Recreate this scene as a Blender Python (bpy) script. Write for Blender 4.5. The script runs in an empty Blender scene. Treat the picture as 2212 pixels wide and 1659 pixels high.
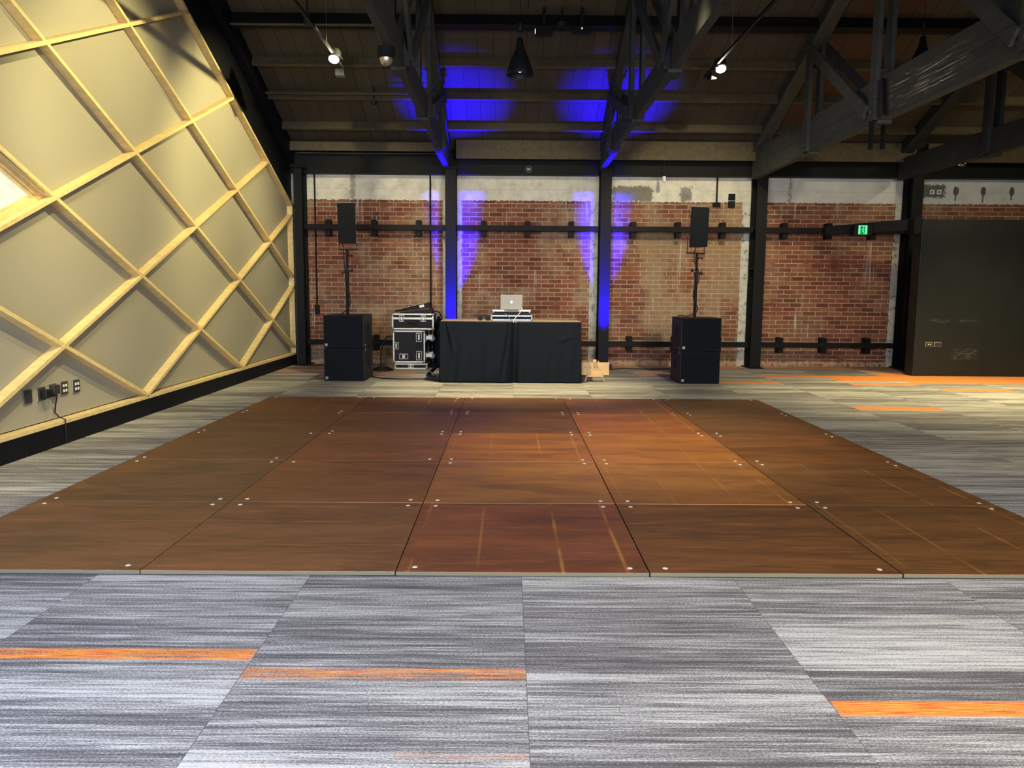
import bpy, bmesh, math, random
from mathutils import Vector, Matrix
random.seed(7)
S = bpy.context.scene
COL = S.collection
# ------------------------------------------------------------------ camera
FPX, CAMH, PIT, YAW, ROL = 1685.0, 1.3456, .119378, .004956, .0072324
CX, CY = 1106.0, 829.5
fwd = Vector((math.sin(YAW)*math.cos(PIT), math.cos(YAW)*math.cos(PIT), -math.sin(PIT)))
rt = Vector((math.cos(YAW), -math.sin(YAW), 0)); up = rt.cross(fwd)
RT = math.cos(ROL)*rt + math.sin(ROL)*up; UP = -math.sin(ROL)*rt + math.cos(ROL)*up
cd = bpy.data.cameras.new('camera'); cam = bpy.data.objects.new('camera', cd); COL.objects.link(cam)
cd.sensor_width = 36; cd.lens = FPX*36/2212; cd.clip_end = 200
m = Matrix((RT, UP, -fwd)).transposed().to_4x4(); m.translation = (0, 0, CAMH); cam.matrix_world = m
S.camera = cam
# ------------------------------------------------------------------ view, world
S.view_settings.view_transform = 'Standard'; S.view_settings.look = 'None'
S.view_settings.gamma = 1; S.view_settings.use_curve_mapping = False
S.view_settings.exposure = 0.9
w = bpy.data.worlds.new('world'); S.world = w; w.use_nodes = True
w.node_tree.nodes['Background'].inputs[0].default_value = (.55, .65, .8, 1)
w.node_tree.nodes['Background'].inputs[1].default_value = .022
# ------------------------------------------------------------------ lights of the room
def aim(o, tgt):
    d = Vector(tgt) - o.location
    o.rotation_euler = d.to_track_quat('-Z', 'Y').to_euler()
def spot(name, loc, tgt, power, color, angle=60, blend=.6, rad=.05):
    l = bpy.data.lights.new(name, 'SPOT'); l.energy = power; l.color = color
    l.spot_size = math.radians(angle); l.spot_blend = blend; l.shadow_soft_size = rad
    o = bpy.data.objects.new(name, l); COL.objects.link(o); o.location = loc; aim(o, tgt); return o
def area(name, loc, tgt, power, color, sx, sy, spread=180):
    l = bpy.data.lights.new(name, 'AREA'); l.energy = power; l.color = color; l.shape = 'RECTANGLE'
    l.size = sx; l.size_y = sy; l.spread = math.radians(spread)
    o = bpy.data.objects.new(name, l); COL.objects.link(o); o.location = loc; aim(o, tgt); return o
WARM = (1.0, .84, .45)
WARM2 = (1.0, .85, .52)
# wall washers on the left timber wall
YEL = (1.0, .85, .38)
for yy, p, a in ((4.3, 420, 84), (7.4, 330, 80), (10.4, 360, 86)):
    spot('wall_washer', (-1.55, yy, 4.55), (-3.9, yy+.6, 2.75), p, YEL, a, .7, .015)
# spots towards the brick wall
for xx, tx, p in ((-2.3, -2.7, 235), (.35, .2, 150), (2.95, 3.0, 300), (5.6, 5.4, 90)):
    spot('brick_washer', (xx, 9.6, 4.55), (tx, 14.2, 1.5), p, WARM2, 62, .7, .03)
spot('brick_washer', (8.2, 9.4, 4.3), (8.2, 14.2, 2.6), 90, WARM2, 60, .7, .03)
# downlights over the floor
for x, y, tx, ty, p, a in ((-2.3, 10.7, -2.1, 9.6, 220, 80), (0.1, 10.1, 0.0, 10.9, 800, 62), (2.9, 11.0, 2.6, 10.4, 230, 80),
                          (5.4, 9.9, 5.8, 10.2, 560, 80), (1.2, 6.6, 1.2, 6.9, 400, 56), (-2.4, 6.0, -3.0, 7.4, 70, 80), (5.6, 7.2, 4.9, 7.4, 150, 80),
                          (7.8, 9.8, 7.6, 11.0, 650, 76)):
    spot('downlight', (x, y, 4.4), (tx, ty, 0), p, WARM, a, .85, .05)
# daylight from the glazing behind the camera
area('window_daylight', (-2.2, -1.6, 2.1), (-1.9, 3.0, 0), 155, (.64, .74, 1.0), 2.6, 1.6, 105)
area('window_daylight', (3.2, -1.8, 2.3), (1.8, 3.0, 0), 160, (1.0, .95, .90), 3.2, 1.6, 105)
# ------------------------------------------------------------------ helpers
class MB:
    def __init__(s): s.bm = bmesh.new()
    def quad(s, *pts):
        vs = [s.bm.verts.new(p) for p in pts]; return s.bm.faces.new(vs)
    def box(s, x0, x1, y0, y1, z0, z1, M=None):
        c = [Vector((x, y, z)) for x in (x0, x1) for y in (y0, y1) for z in (z0, z1)]
        if M is not None: c = [M @ v for v in c]
        v = [s.bm.verts.new(p) for p in c]
        for f in ((0,1,3,2),(4,6,7,5),(0,4,5,1),(2,3,7,6),(0,2,6,4),(1,5,7,3)): s.bm.faces.new([v[i] for i in f])
        return s
    def prism(s, poly, d):           # poly: list of 3d points, extruded by vector d
        d = Vector(d); a = [s.bm.verts.new(p) for p in poly]; b = [s.bm.verts.new(Vector(p)+d) for p in poly]
        n = len(poly); s.bm.faces.new(a); s.bm.faces.new(b[::-1])
        for i in range(n): s.bm.faces.new((a[i], b[i], b[(i+1) % n], a[(i+1) % n]))
        return s
    def bar(s, p0, p1, w, h, upv=(0, 0, 1)):    # rectangular bar between two points, w across, h along up
        p0 = Vector(p0); p1 = Vector(p1); d = (p1-p0).normalized(); u = Vector(upv)
        sd = d.cross(u).normalized(); u = sd.cross(d).normalized()
        q = [sd*w/2*a + u*h/2*b for a, b in ((-1,-1),(1,-1),(1,1),(-1,1))]
        return s.prism([p0+k for k in q], p1-p0)
    def tube(s, pts, r, n=8, cap=True):
        pts = [Vector(p) for p in pts]; rings = []; pu = None
        for i, p in enumerate(pts):
            t = (pts[min(i+1, len(pts)-1)] - pts[max(i-1, 0)]).normalized()
            if pu is None:
                pu = t.orthogonal().normalized()
            sd = t.cross(pu).normalized(); pu = sd.cross(t).normalized()
            rr = r[i] if isinstance(r, (list, tuple)) else r
            rings.append([s.bm.verts.new(p + (pu*math.cos(a) + sd*math.sin(a))*rr) for a in [2*math.pi*k/n for k in range(n)]])
        for a, b in zip(rings, rings[1:]):
            for k in range(n): s.bm.faces.new((a[k], a[(k+1) % n], b[(k+1) % n], b[k]))
        if cap: s.bm.faces.new(rings[0][::-1]); s.bm.faces.new(rings[-1])
        return s
    def lathe(s, prof, c=(0, 0, 0), n=28, axis='Z'):
        c = Vector(c); rings = []
        for r, z in prof:
            ring = []
            for k in range(n):
                a = 2*math.pi*k/n; p = Vector((r*math.cos(a), r*math.sin(a), z))
                if axis == 'Y': p = Vector((p.x, p.z, p.y))
                if axis == 'X': p = Vector((p.z, p.x, p.y))
                ring.append(s.bm.verts.new(c+p))
            rings.append(ring)
        for a, b in zip(rings, rings[1:]):
            for k in range(n): s.bm.faces.new((a[k], a[(k+1) % n], b[(k+1) % n], b[k]))
        for rg, fl in ((rings[0], True), (rings[-1], False)):
            if (rg[0].co-rg[n//2].co).length > 1e-5:
                s.bm.faces.new(rg[::-1] if fl else rg)
        return s
    def build(s, name, mat, parent=None, bev=0, smooth=False, mats=None):
        wl = Vector((0, 0, 0)); p = parent
        while p is not None: wl += p.location; p = p.parent
        for v in s.bm.verts: v.co -= wl
        bmesh.ops.remove_doubles(s.bm, verts=s.bm.verts, dist=1e-6)
        bmesh.ops.recalc_face_normals(s.bm, faces=s.bm.faces)
        me = bpy.data.meshes.new(name); s.bm.to_mesh(me); s.bm.free()
        o = bpy.data.objects.new(name, me); COL.objects.link(o)
        me.materials.append(mat)
        if smooth:
            for f in me.polygons: f.use_smooth = True
            me.set_sharp_from_angle(angle=math.radians(40))
        if parent is not None: o.parent = parent
        if bev:
            b = o.modifiers.new('bevel', 'BEVEL'); b.width = bev; b.segments = 2; b.limit_method = 'ANGLE'
        return o
def tag(o, label=None, cat=None, group=None, kind=None):
    if label: o['label'] = label
    if cat: o['category'] = cat
    if group: o['group'] = group
    if kind: o['kind'] = kind
    return o
def thing(name, loc, label, cat, group=None):
    o = bpy.data.objects.new(name, None); COL.objects.link(o); o.location = loc; o.empty_display_size = .1
    return tag(o, label, cat, group)
def struct(o): o['kind'] = 'structure'; return o
def copy_tree(o, parent=None):
    kids = [c for c in bpy.data.objects if c.parent is o]
    c = o.copy(); COL.objects.link(c)
    if parent is not None: c.parent = parent
    for k in kids: copy_tree(k, c)
    return c
def ray(u, v): return fwd_ray(u, v)
def fwd_ray(u, v): return fwd + RT*((u-CX)/FPX) - UP*((v-CY)/FPX)
def onY(u, v, Y):
    d = fwd_ray(u, v); return Vector((0, 0, CAMH)) + d*(Y/d.y)
def text_mesh(name, txt, size, mat, parent, M, extrude=.001, spacing=1.0, align='CENTER'):
    c = bpy.data.curves.new(name, 'FONT'); c.body = txt; c.size = size; c.extrude = extrude
    c.align_x = align; c.align_y = 'CENTER'; c.space_character = spacing
    o = bpy.data.objects.new(name, c); COL.objects.link(o)
    dg = bpy.context.evaluated_depsgraph_get(); me = bpy.data.meshes.new_from_object(o.evaluated_get(dg))
    bpy.data.objects.remove(o); o = bpy.data.objects.new(name, me); COL.objects.link(o)
    wl = Vector((0, 0, 0)); p = parent
    while p is not None: wl += p.location; p = p.parent
    me.transform(Matrix.Translation(-wl) @ M); me.materials.clear(); me.materials.append(mat)
    if parent is not None: o.parent = parent
    return o
FACE_CAM = Matrix(((1, 0, 0, 0), (0, 0, -1, 0), (0, 1, 0, 0), (0, 0, 0, 1)))   # text drawn in XZ, facing -Y
# ------------------------------------------------------------------ materials
class NT:
    def __init__(s, name):
        s.m = bpy.data.materials.new(name); s.m.use_nodes = True; s.t = s.m.node_tree; s.t.nodes.clear()
        s.out = s.n('ShaderNodeOutputMaterial'); s.b = s.n('ShaderNodeBsdfPrincipled'); s.t.links.new(s.b.outputs[0], s.out.inputs[0])
    def n(s, t): return s.t.nodes.new(t)
    def set(s, sock, v):
        if isinstance(v, bpy.types.NodeSocket): s.t.links.new(v, sock)
        elif v is not None:
            if isinstance(v, (tuple, list)) and len(v) == 3 and sock.type == 'RGBA': v = (*v, 1)
            sock.default_value = v
    def bsdf(s, **k):
        mp = dict(color='Base Color', rough='Roughness', metal='Metallic', spec='Specular IOR Level', normal='Normal', emit='Emission Color', es='Emission Strength', trans='Transmission Weight', sheen='Sheen Weight', coat='Coat Weight', crough='Coat Roughness', alpha='Alpha')
        for a, v in k.items(): s.set(s.b.inputs[mp[a]], v)
        return s.m
    def math(s, op, a, b=None, c=None, clamp=False):
        n = s.n('ShaderNodeMath'); n.operation = op; n.use_clamp = clamp
        s.set(n.inputs[0], a); s.set(n.inputs[1], b)
        if c is not None: s.set(n.inputs[2], c)
        return n.outputs[0]
    def add(s, a, b): return s.math('ADD', a, b)
    def mul(s, a, b): return s.math('MULTIPLY', a, b)
    def sub(s, a, b): return s.math('SUBTRACT', a, b)
    def mix(s, f, a, b, mode='MIX'):
        n = s.n('ShaderNodeMix'); n.data_type = 'RGBA'; n.blend_type = mode
        s.set(n.inputs['Factor'], f); s.set(n.inputs['A'], a); s.set(n.inputs['B'], b)
        for i in n.inputs:
            pass
        s.set(n.inputs[6], a); s.set(n.inputs[7], b); s.set(n.inputs[0], f)
        return n.outputs[2]
    def coord(s, kind='Object'): return s.n('ShaderNodeTexCoord').outputs[kind]
    def pos(s): return s.n('ShaderNodeNewGeometry').outputs['Position']
    def xyz(s, v):
        n = s.n('ShaderNodeSeparateXYZ'); s.set(n.inputs[0], v); return n.outputs
    def comb(s, x=0., y=0., z=0.):
        n = s.n('ShaderNodeCombineXYZ'); s.set(n.inputs[0], x); s.set(n.inputs[1], y); s.set(n.inputs[2], z); return n.outputs[0]
    def noise(s, v, scale=1., detail=3., rough=.5, dist=0.):
        n = s.n('ShaderNodeTexNoise'); s.set(n.inputs['Vector'], v); s.set(n.inputs['Scale'], scale); s.set(n.inputs['Detail'], detail)
        s.set(n.inputs['Roughness'], rough); s.set(n.inputs['Distortion'], dist); return n.outputs['Fac']
    def white(s, v):
        n = s.n('ShaderNodeTexWhiteNoise'); n.noise_dimensions = '3D'; s.set(n.inputs['Vector'], v); return n.outputs['Value']
    def ramp(s, f, stops, interp='LINEAR'):
        n = s.n('ShaderNodeValToRGB'); s.set(n.inputs[0], f); cr = n.color_ramp; cr.interpolation = interp
        while len(cr.elements) > 1: cr.elements.remove(cr.elements[0])
        cr.elements[0].position = stops[0][0]; c = stops[0][1]; cr.elements[0].color = (*c, 1) if isinstance(c, tuple) else (c, c, c, 1)
        for p, c in stops[1:]:
            e = cr.elements.new(p); e.color = (*c, 1) if isinstance(c, tuple) else (c, c, c, 1)
        return n.outputs[0]
    def band(s, v, lo, hi, soft=.001):     # 1 inside lo..hi
        a = s.smooth(v, lo-soft, lo+soft); b = s.smooth(v, hi-soft, hi+soft); return s.mul(a, s.sub(1., b))
    def smooth(s, v, a, b):
        n = s.n('ShaderNodeMapRange'); n.interpolation_type = 'SMOOTHSTEP'; s.set(n.inputs[0], v); s.set(n.inputs[1], a); s.set(n.inputs[2], b)
        n.inputs[3].default_value = 0; n.inputs[4].default_value = 1; return n.outputs[0]
    def bump(s, h, st=.3, d=.01):
        n = s.n('ShaderNodeBump'); s.set(n.inputs['Height'], h); n.inputs['Strength'].default_value = st; n.inputs['Distance'].default_value = d; return n.outputs[0]
def flat(name, c, rough=.6, metal=0., spec=.5, var=.12, scale=6., **k):
    t = NT(name)
    n = t.noise(t.coord(), scale, 4.)
    col = t.mix(n, tuple(x*(1-var) for x in c), tuple(min(1, x*(1+var)) for x in c))
    return t.bsdf(color=col, rough=rough, metal=metal, spec=spec, **k)
def emit(name, c, st):
    t = NT(name); return t.bsdf(color=(0, 0, 0), emit=(*c, 1), es=st, rough=.5)

def mat_carpet():
    t = NT('carpet'); P = t.xyz(t.pos()); X, Y = P[0], P[1]
    cx = t.math('FLOOR', t.sub(X, .07)); ry0 = t.mul(t.white(t.comb(cx, 3.3, 0.)), .25)
    ry = t.math('FLOOR', t.math('DIVIDE', t.add(Y, ry0), .25))
    tv = t.white(t.comb(cx, ry, 1.)); tv2 = t.white(t.comb(cx, ry, 5.))
    tx = t.mul(tv, 37.)
    s1 = t.noise(t.comb(t.add(t.mul(X, 1.6), tx), t.mul(Y, 50.), tv), 1., 6., .66)
    s2 = t.noise(t.comb(t.add(t.mul(X, 4.), tx), t.mul(Y, 230.), tv), 1., 3., .6)
    s3 = t.noise(t.comb(t.mul(X, 110.), t.mul(Y, 240.), 0.), 1., 2., .6)
    s4 = t.noise(t.comb(t.add(t.mul(X, .7), tx), t.mul(Y, 9.), tv), 1., 2., .5)
    v = .5
    for q, k in ((s1, .95), (s2, .75), (s4, .45), (s3, .75), (tv2, .16)): v = t.add(v, t.mul(t.sub(q, .5), k))
    col = t.ramp(v, [(.27, (.080, .074, .073)), (.42, (.160, .150, .146)), (.54, (.28, .268, .25)), (.70, (.52, .51, .47))])
    # orange accent tiles and streaks: x0,x1,y0,y1,density
    O = [(4.08,5.08,8.91,9.19,1.),(4.08,5.08,12.3,12.62,.9),(5.08,7.08,11.85,12.62,1.),(6.08,9.5,12.62,13.2,.9),(5.08,6.08,11.35,11.6,.8),
         (6.08,8.08,11.6,12.0,.9),(7.08,9.5,11.95,12.6,1.),(6.08,7.08,10.68,10.95,.9),(3.08,4.08,11.45,11.73,.8),(2.08,3.08,12.5,12.85,.7),(1.08,4.08,13.45,14.3,.45),
         (-3.95,-2.92,12.75,13.05,.7),(-2.92,-1.5,12.5,12.95,.65),(-2.92,-1.92,11.9,12.1,.5),(-3.95,-2.92,13.6,14.2,.5),(4.08,7.0,13.75,14.2,.5)]
    F = [(-2.93,-.935,2.71,2.795,.75),(-.93,.068,2.57,2.65,.62),(1.075,2.07,2.35,2.44,.95),(-.32,.068,2.10,2.135,.5),(-.9,.068,1.95,2.12,.28)]
    m = 0.
    for x0, x1, y0, y1, d in O:
        b = t.mul(t.band(X, x0, x1, .004), t.band(Y, y0, y1, .012)); b = t.mul(b, d); m = t.math('MAXIMUM', m, b)
    sn = t.smooth(t.add(t.mul(s1, .6), t.mul(s2, .5)), .42, .6)
    mm = t.mul(m, t.add(.6, t.mul(sn, .4)))
    for x0, x1, y0, y1, d in F:
        b = t.mul(t.band(X, x0, x1, .01), t.band(Y, y0, y1, .012))
        ss = t.smooth(t.add(t.add(t.mul(s1, .5), t.mul(s2, .6)), t.mul(t.sub(s3, .5), .5)), .76-.42*d, .86-.42*d)
        mm = t.math('MAXIMUM', mm, t.mul(b, ss))
    oc = t.mix(t.smooth(t.noise(t.comb(t.mul(X, 9.), t.mul(Y, 420.), 3.), 1., 3.), .38, .62), (.60, .085, .018), (.85, .38, .07))
    col = t.mix(mm, col, oc)
    # fine seams
    fx = t.math('FRACT', t.sub(X, .07)); fy = t.math('FRACT', t.math('DIVIDE', t.add(Y, ry0), .25))
    seam = t.math('MAXIMUM', t.sub(1., t.band(fx, .0015, .9985, .001)), t.mul(.0, fy))
    col = t.mix(t.mul(seam, .6), col, (.05, .05, .05))
    bmp = t.bump(t.add(s3, t.mul(s2, .5)), .35, .004)
    return t.bsdf(color=col, rough=.95, spec=.15, normal=bmp)

def mat_brick():
    t = NT('brick_wall'); P = t.xyz(t.pos()); X, Z = P[0], P[2]
    wob = t.mul(t.sub(t.noise(t.comb(t.mul(X, 5.), 0., t.mul(Z, 5.)), 1., 2.), .5), .012)
    b = t.n('ShaderNodeTexBrick'); t.set(b.inputs['Vector'], t.comb(t.add(X, wob), t.add(t.add(Z, .02), wob), 0.))
    b.offset = .5; b.squash = 1.; b.inputs['Scale'].default_value = 1; b.inputs['Brick Width'].default_value = .237
    b.inputs['Row Height'].default_value = .0785; b.inputs['Mortar Size'].default_value = .0055; b.inputs['Mortar Smooth'].default_value = .25
    b.inputs['Bias'].default_value = 0.
    b.inputs['Color1'].default_value = (0, 0, 0, 1); b.inputs['Color2'].default_value = (1, 1, 1, 1); b.inputs['Mortar'].default_value = (.5, .5, .5, 1)
    br = t.xyz(b.outputs['Color'])[0]; mort = b.outputs['Fac']
    col = t.ramp(br, [(0., (.11, .036, .022)), (.35, (.19, .060, .032)), (.7, (.25, .088, .044)), (1., (.29, .135, .072))])
    col = t.mix(t.mul(t.noise(t.comb(X, 0., Z), 30., 3.), .5), col, (.16, .07, .045))
    big = t.noise(t.comb(X, 2., Z), 1.3, 5., .62)
    dusty = t.smooth(big, .46, .64)
    right = t.smooth(X, 4.0, 4.6)
    dusty = t.mul(dusty, t.sub(1., t.mul(right, .55)))
    left = t.sub(1., t.smooth(X, -1.2, -.8)); bay3 = t.band(X, 2.3, 4.2, .5)
    lowz = t.sub(1., t.smooth(Z, 1.1, 1.9))
    dusty = t.add(t.mul(dusty, .65), t.mul(t.add(t.mul(left, lowz), t.mul(bay3, .9)), t.mul(.45, t.smooth(big, .35, .55))))
    col = t.mix(t.math('MINIMUM', dusty, .8), col, (.33, .235, .135))
    mc = t.mix(t.noise(t.comb(X, 0., Z), 9., 3.), (.36, .27, .17), (.58, .50, .36))
    mask_m = t.mul(mort, t.smooth(t.noise(t.comb(X, 7., Z), 3., 3.), .25, .5))
    col = t.mix(mask_m, col, mc)
    # pale runs below the clamps
    st = t.noise(t.comb(t.mul(X, 14.), 0., t.mul(Z, .8)), 1., 4., .6)
    st2 = t.noise(t.comb(t.mul(X, 3.), 4., t.mul(Z, .5)), 1., 2.)
    runs = t.mul(t.mul(t.smooth(st, .57, .68), t.smooth(st2, .5, .62)), .55)
    col = t.mix(runs, col, (.62, .58, .5))
    # white painted concrete beam over the brick, with a ragged lower edge
    rag = t.mul(t.sub(t.noise(t.comb(X, 0., Z), 18., 4.), .5), .07)
    pl = t.smooth(t.add(Z, rag), 2.925, 2.94)
    pn = t.noise(t.comb(X, 1., Z), 4., 6., .65)
    pc = t.ramp(pn, [(.3, (.42, .40, .31)), (.45, (.62, .60, .49)), (.62, (.72, .70, .58))])
    rightw = t.smooth(X, 4.3, 4.6); pc = t.mix(t.mul(rightw, .5), pc, (.52, .55, .56))  # cooler light and truss shade over the right bays, put into the paint colour
    # grey cement patches on the beam
    def rect(x0, x1, z0, z1, k, s=.02):
        rg = t.mul(t.sub(t.noise(t.comb(X, 9., Z), 14., 5., .65), .5), .22)
        return t.mul(t.mul(t.band(t.add(X, rg), x0, x1, s), t.band(t.add(Z, rg), z0, z1, s)), k)
    patch = 0.
    for r in ((1.83, 2.55, 2.93, 3.2, .8), (3.05, 3.25, 2.95, 3.2, .7), (-2.83, -2.74, 2.9, 3.4, .6), (4.98, 5.04, 2.9, 3.4, .55), (7.36, 7.78, 3.04, 3.27, .95)):
        patch = t.math('MAXIMUM', patch, rect(*r))
    for bx, bw, dz in ((7.97, .055, .17), (8.46, .05, .2), (8.97, .05, .15)):
        dx = t.math('DIVIDE', t.sub(X, bx), bw); dzz = t.math('DIVIDE', t.sub(Z, 3.16), .085)
        d = t.math('SQRT', t.add(t.mul(dx, dx), t.mul(dzz, dzz)))
        d = t.add(d, t.mul(t.sub(t.noise(t.comb(X, 3., Z), 24., 2.), .5), .5))
        el = t.sub(1., t.smooth(d, .85, 1.05))
        dr = t.mul(t.band(X, bx-.018, bx+.012, .008), t.band(Z, 3.16-dz, 3.16, .01))
        patch = t.math('MAXIMUM', patch, t.math('MAXIMUM', el, t.mul(dr, .9)))
    pc = t.mix(t.math('MINIMUM', patch, 1.), pc, (.10, .10, .085))
    # cracked block lines
    ln = t.mul(t.band(Z, 3.125, 3.13, .002), t.smooth(t.noise(t.comb(X, 0., 0.), 2., 2.), .4, .5)); pc = t.mix(t.mul(ln, .5), pc, (.2, .19, .15))
    col = t.mix(pl, col, pc)
    # concrete piers either side of the steel columns
    pm = 0.
    for x0, x1 in ((-1.19, -.845), (1.455, 1.80), (4.17, 4.50), (6.90, 7.24), (-3.9, -3.69)):
        rg = t.mul(t.sub(t.noise(t.comb(X, 5., Z), 12., 4.), .5), .05)
        pm = t.math('MAXIMUM', pm, t.band(t.add(X, rg), x0, x1, .005))
    pk = t.ramp(t.noise(t.comb(X, 8., Z), 9., 5., .6), [(.36, (.22, .21, .16)), (.44, (.54, .53, .43)), (.6, (.66, .65, .56))])
    pm = t.mul(pm, t.sub(1., pl))
    col = t.mix(pm, col, pk)
    # lime-washed bottom course
    bot = t.mul(t.sub(1., t.smooth(Z, .085, .10)), t.smooth(t.noise(t.comb(X, 0., Z), 16., 3.), .35, .6)); col = t.mix(t.mul(bot, .6), col, (.48, .38, .24))
    notb = t.sub(1., t.math('MAXIMUM', pl, pm))
    h = t.add(t.mul(t.sub(1., mort), notb), t.mul(t.noise(t.comb(X, 0., Z), 40., 4.), .5))
    return t.bsdf(color=col, rough=.88, spec=.2, normal=t.bump(h, .5, .01))

def mat_board():      # dance floor plywood with brown film face; tint from object colour
    t = NT('brown_ply'); P = t.xyz(t.coord()); X, Y = P[0], P[1]
    oi = t.n('ShaderNodeObjectInfo'); tint = oi.outputs['Color']; rnd = oi.outputs['Random']
    r = t.mul(rnd, 50.)
    a = t.noise(t.comb(t.add(t.mul(X, 1.2), r), t.mul(Y, 5.), r), 1., 6., .65, .6)
    b = t.noise(t.comb(t.add(t.mul(X, 4.), r), t.mul(Y, 45.), r), 1., 4., .7)
    col = t.mix(t.smooth(a, .3, .7), t.mix(.5, tint, (.012, .007, .004)), tint)
    col = t.mix(t.mul(t.smooth(b, .45, .7), .5), col, t.mix(.5, tint, (.30, .12, .04)))
    # worn lines over the joists
    al = oi.outputs['Alpha']
    m = 0.
    for xx, k, w_ in ((.32, .6, .005), (.66, .95, .006), (1.0-.085, .9, .007), (.05, .6, .004)):
        f = t.math('DIVIDE', t.add(t.mul(X, t.smooth(al, .55, .65)), t.mul(Y, t.sub(1., t.smooth(al, .55, .65)))), 1.2)
        g = t.mul(t.band(f, xx-w_, xx+w_, .005), k); m = t.math('MAXIMUM', m, g)
    m = t.mul(t.mul(m, al), t.smooth(t.noise(t.comb(t.mul(X, 5.), t.mul(Y, 3.), r), 1., 3.), .35, .6))
    col = t.mix(t.mul(m, .75), col, (.42, .17, .035))
    # scratches
    sc = t.noise(t.comb(t.add(t.mul(X, 2.), r), t.mul(Y, 120.), r), 1., 2.); sc2 = t.noise(t.comb(t.mul(X, 5.), t.mul(Y, 5.), r), 1., 2.)
    col = t.mix(t.mul(t.mul(t.smooth(sc, .70, .76), t.smooth(sc2, .5, .6)), .6), col, (.55, .40, .26))
    ed = t.math('MAXIMUM', t.sub(1., t.band(X, .006, 1.19, .006)), t.sub(1., t.band(Y, .006, 1.19, .006)))
    en = t.smooth(t.noise(t.comb(X, Y, r), 7., 4., .7), .5, .62)
    col = t.mix(t.mul(t.mul(ed, en), .5), col, (.26, .15, .07)); col = t.mix(t.mul(t.mul(t.smooth(a, .5, .75), t.math('MAXIMUM', t.sub(1., t.band(X, .03, 1.17, .03)), t.sub(1., t.band(Y, .03, 1.17, .03)))), .6), col, (.03, .018, .01))
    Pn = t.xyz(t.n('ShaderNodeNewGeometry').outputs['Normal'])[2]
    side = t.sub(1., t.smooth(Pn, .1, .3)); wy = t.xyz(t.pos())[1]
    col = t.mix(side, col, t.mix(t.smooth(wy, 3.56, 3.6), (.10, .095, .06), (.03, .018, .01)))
    rough = t.add(.40, t.mul(a, .25))
    return t.bsdf(color=col, rough=rough, spec=.35, normal=t.bump(t.add(a, t.mul(b, .3)), .08, .01))

def mat_ceiling():
    t = NT('ceiling_boards'); P = t.xyz(t.pos()); X, Y = P[0], P[1]
    wv = t.math('DIVIDE', X, .236); fx = t.math('FRACT', wv); ix = t.math('FLOOR', wv)
    gap = t.sub(1., t.band(fx, .012, .985, .008))
    gk = t.smooth(t.white(t.comb(ix, 0., 0.)), .1, .5)
    v = t.white(t.comb(ix, 1., 0.)); n = t.noise(t.comb(t.mul(X, 3.), Y, v), 3., 5.)
    col = t.mix(v, (.060, .051, .036), (.084, .072, .052)); col = t.mix(t.mul(n, .5), col, (.045, .039, .031))
    red = t.mul(t.band(X, 4.5, 5.6, .4), .6); col = t.mix(red, col, (.085, .032, .014))
    col = t.mix(t.mul(gap, gk), col, (.008, .007, .006))
    return t.bsdf(color=col, rough=.8, spec=.2, normal=t.bump(t.sub(1., gap), .5, .01))

def mat_timber_dark(name='dark_timber', c=(.026, .031, .030), scr=False):
    t = NT(name); P = t.xyz(t.pos()); X, Y, Z = P
    n = t.noise(t.comb(t.mul(X, 12.), t.mul(Y, 3.), t.mul(Z, 12.)), 1., 6., .7)
    col = t.mix(t.smooth(n, .3, .7), tuple(k*.8 for k in c), tuple(k*1.2 for k in c))
    if scr:
        sk = t.noise(t.comb(0., t.mul(Y, 1.3), t.mul(t.add(Z, t.mul(Y, .012)), 46.)), 1., 5., .75)
        msk = t.mul(t.mul(t.band(Y, 7.6, 8.9, .25), t.band(Z, 3.38, 3.68, .05)), t.smooth(sk, .535, .63))
        col = t.mix(msk, col, (.75, .70, .50))
        seam = t.band(Z, 3.543, 3.549, .001); col = t.mix(seam, col, (.005, .005, .005))
    return t.bsdf(color=col, rough=.75, spec=.3, normal=t.bump(n, .3, .01))

def mat_oak():
    t = NT('pale_timber'); P = t.xyz(t.pos()); X, Y, Z = P
    n = t.noise(t.comb(t.mul(X, 3.), t.mul(Y, 9.), t.mul(Z, 9.)), 2., 6., .7)
    col = t.mix(t.smooth(n, .3, .7), (.58, .44, .20), (.74, .58, .28))
    return t.bsdf(color=col, rough=.5, spec=.35)

def mat_fabric():
    t = NT('beige_fabric'); P = t.pos()
    n = t.noise(P, 260., 2., .6); n2 = t.noise(P, 2., 3.)
    col = t.mix(n, (.27, .25, .20), (.37, .35, .28)); col = t.mix(t.mul(n2, .3), col, (.30, .28, .22))
    return t.bsdf(color=col, rough=.95, spec=.1, normal=t.bump(n, .15, .003))

M = {}
M['carpet'] = mat_carpet(); M['brick'] = mat_brick(); M['board'] = mat_board(); M['ceil'] = mat_ceiling()
M['dtimber'] = mat_timber_dark(); M['dtimberC'] = mat_timber_dark('scuffed_dark_timber', (.058, .062, .054), True)
M['purlin'] = mat_timber_dark('brown_timber', (.085, .068, .038)); M['oak'] = mat_oak(); M['fabric'] = mat_fabric()
M['black'] = flat('black_paint', (.004, .005, .007), .55, 0., .3); M['steel'] = flat('black_steel', (.007, .0068, .0068), .55, 0., .15)
M['beam'] = flat('grey_black_steel', (.007, .008, .0068), .6, 0., .12); M['navy'] = flat('black_kickboard', (.003, .004, .007), .6, 0., .2)
M['wallblack'] = None
M['cab'] = flat('speaker_black', (.004, .0045, .006), .5, 0., .3); M['grille'] = flat('speaker_grille', (.0022, .0035, .0055), .7, 0., .12)
M['chrome'] = flat('aluminium', (.42, .39, .30), .42, .85); M['lam'] = flat('black_laminate', (.006, .006, .006), .55, 0., .2)
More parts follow.
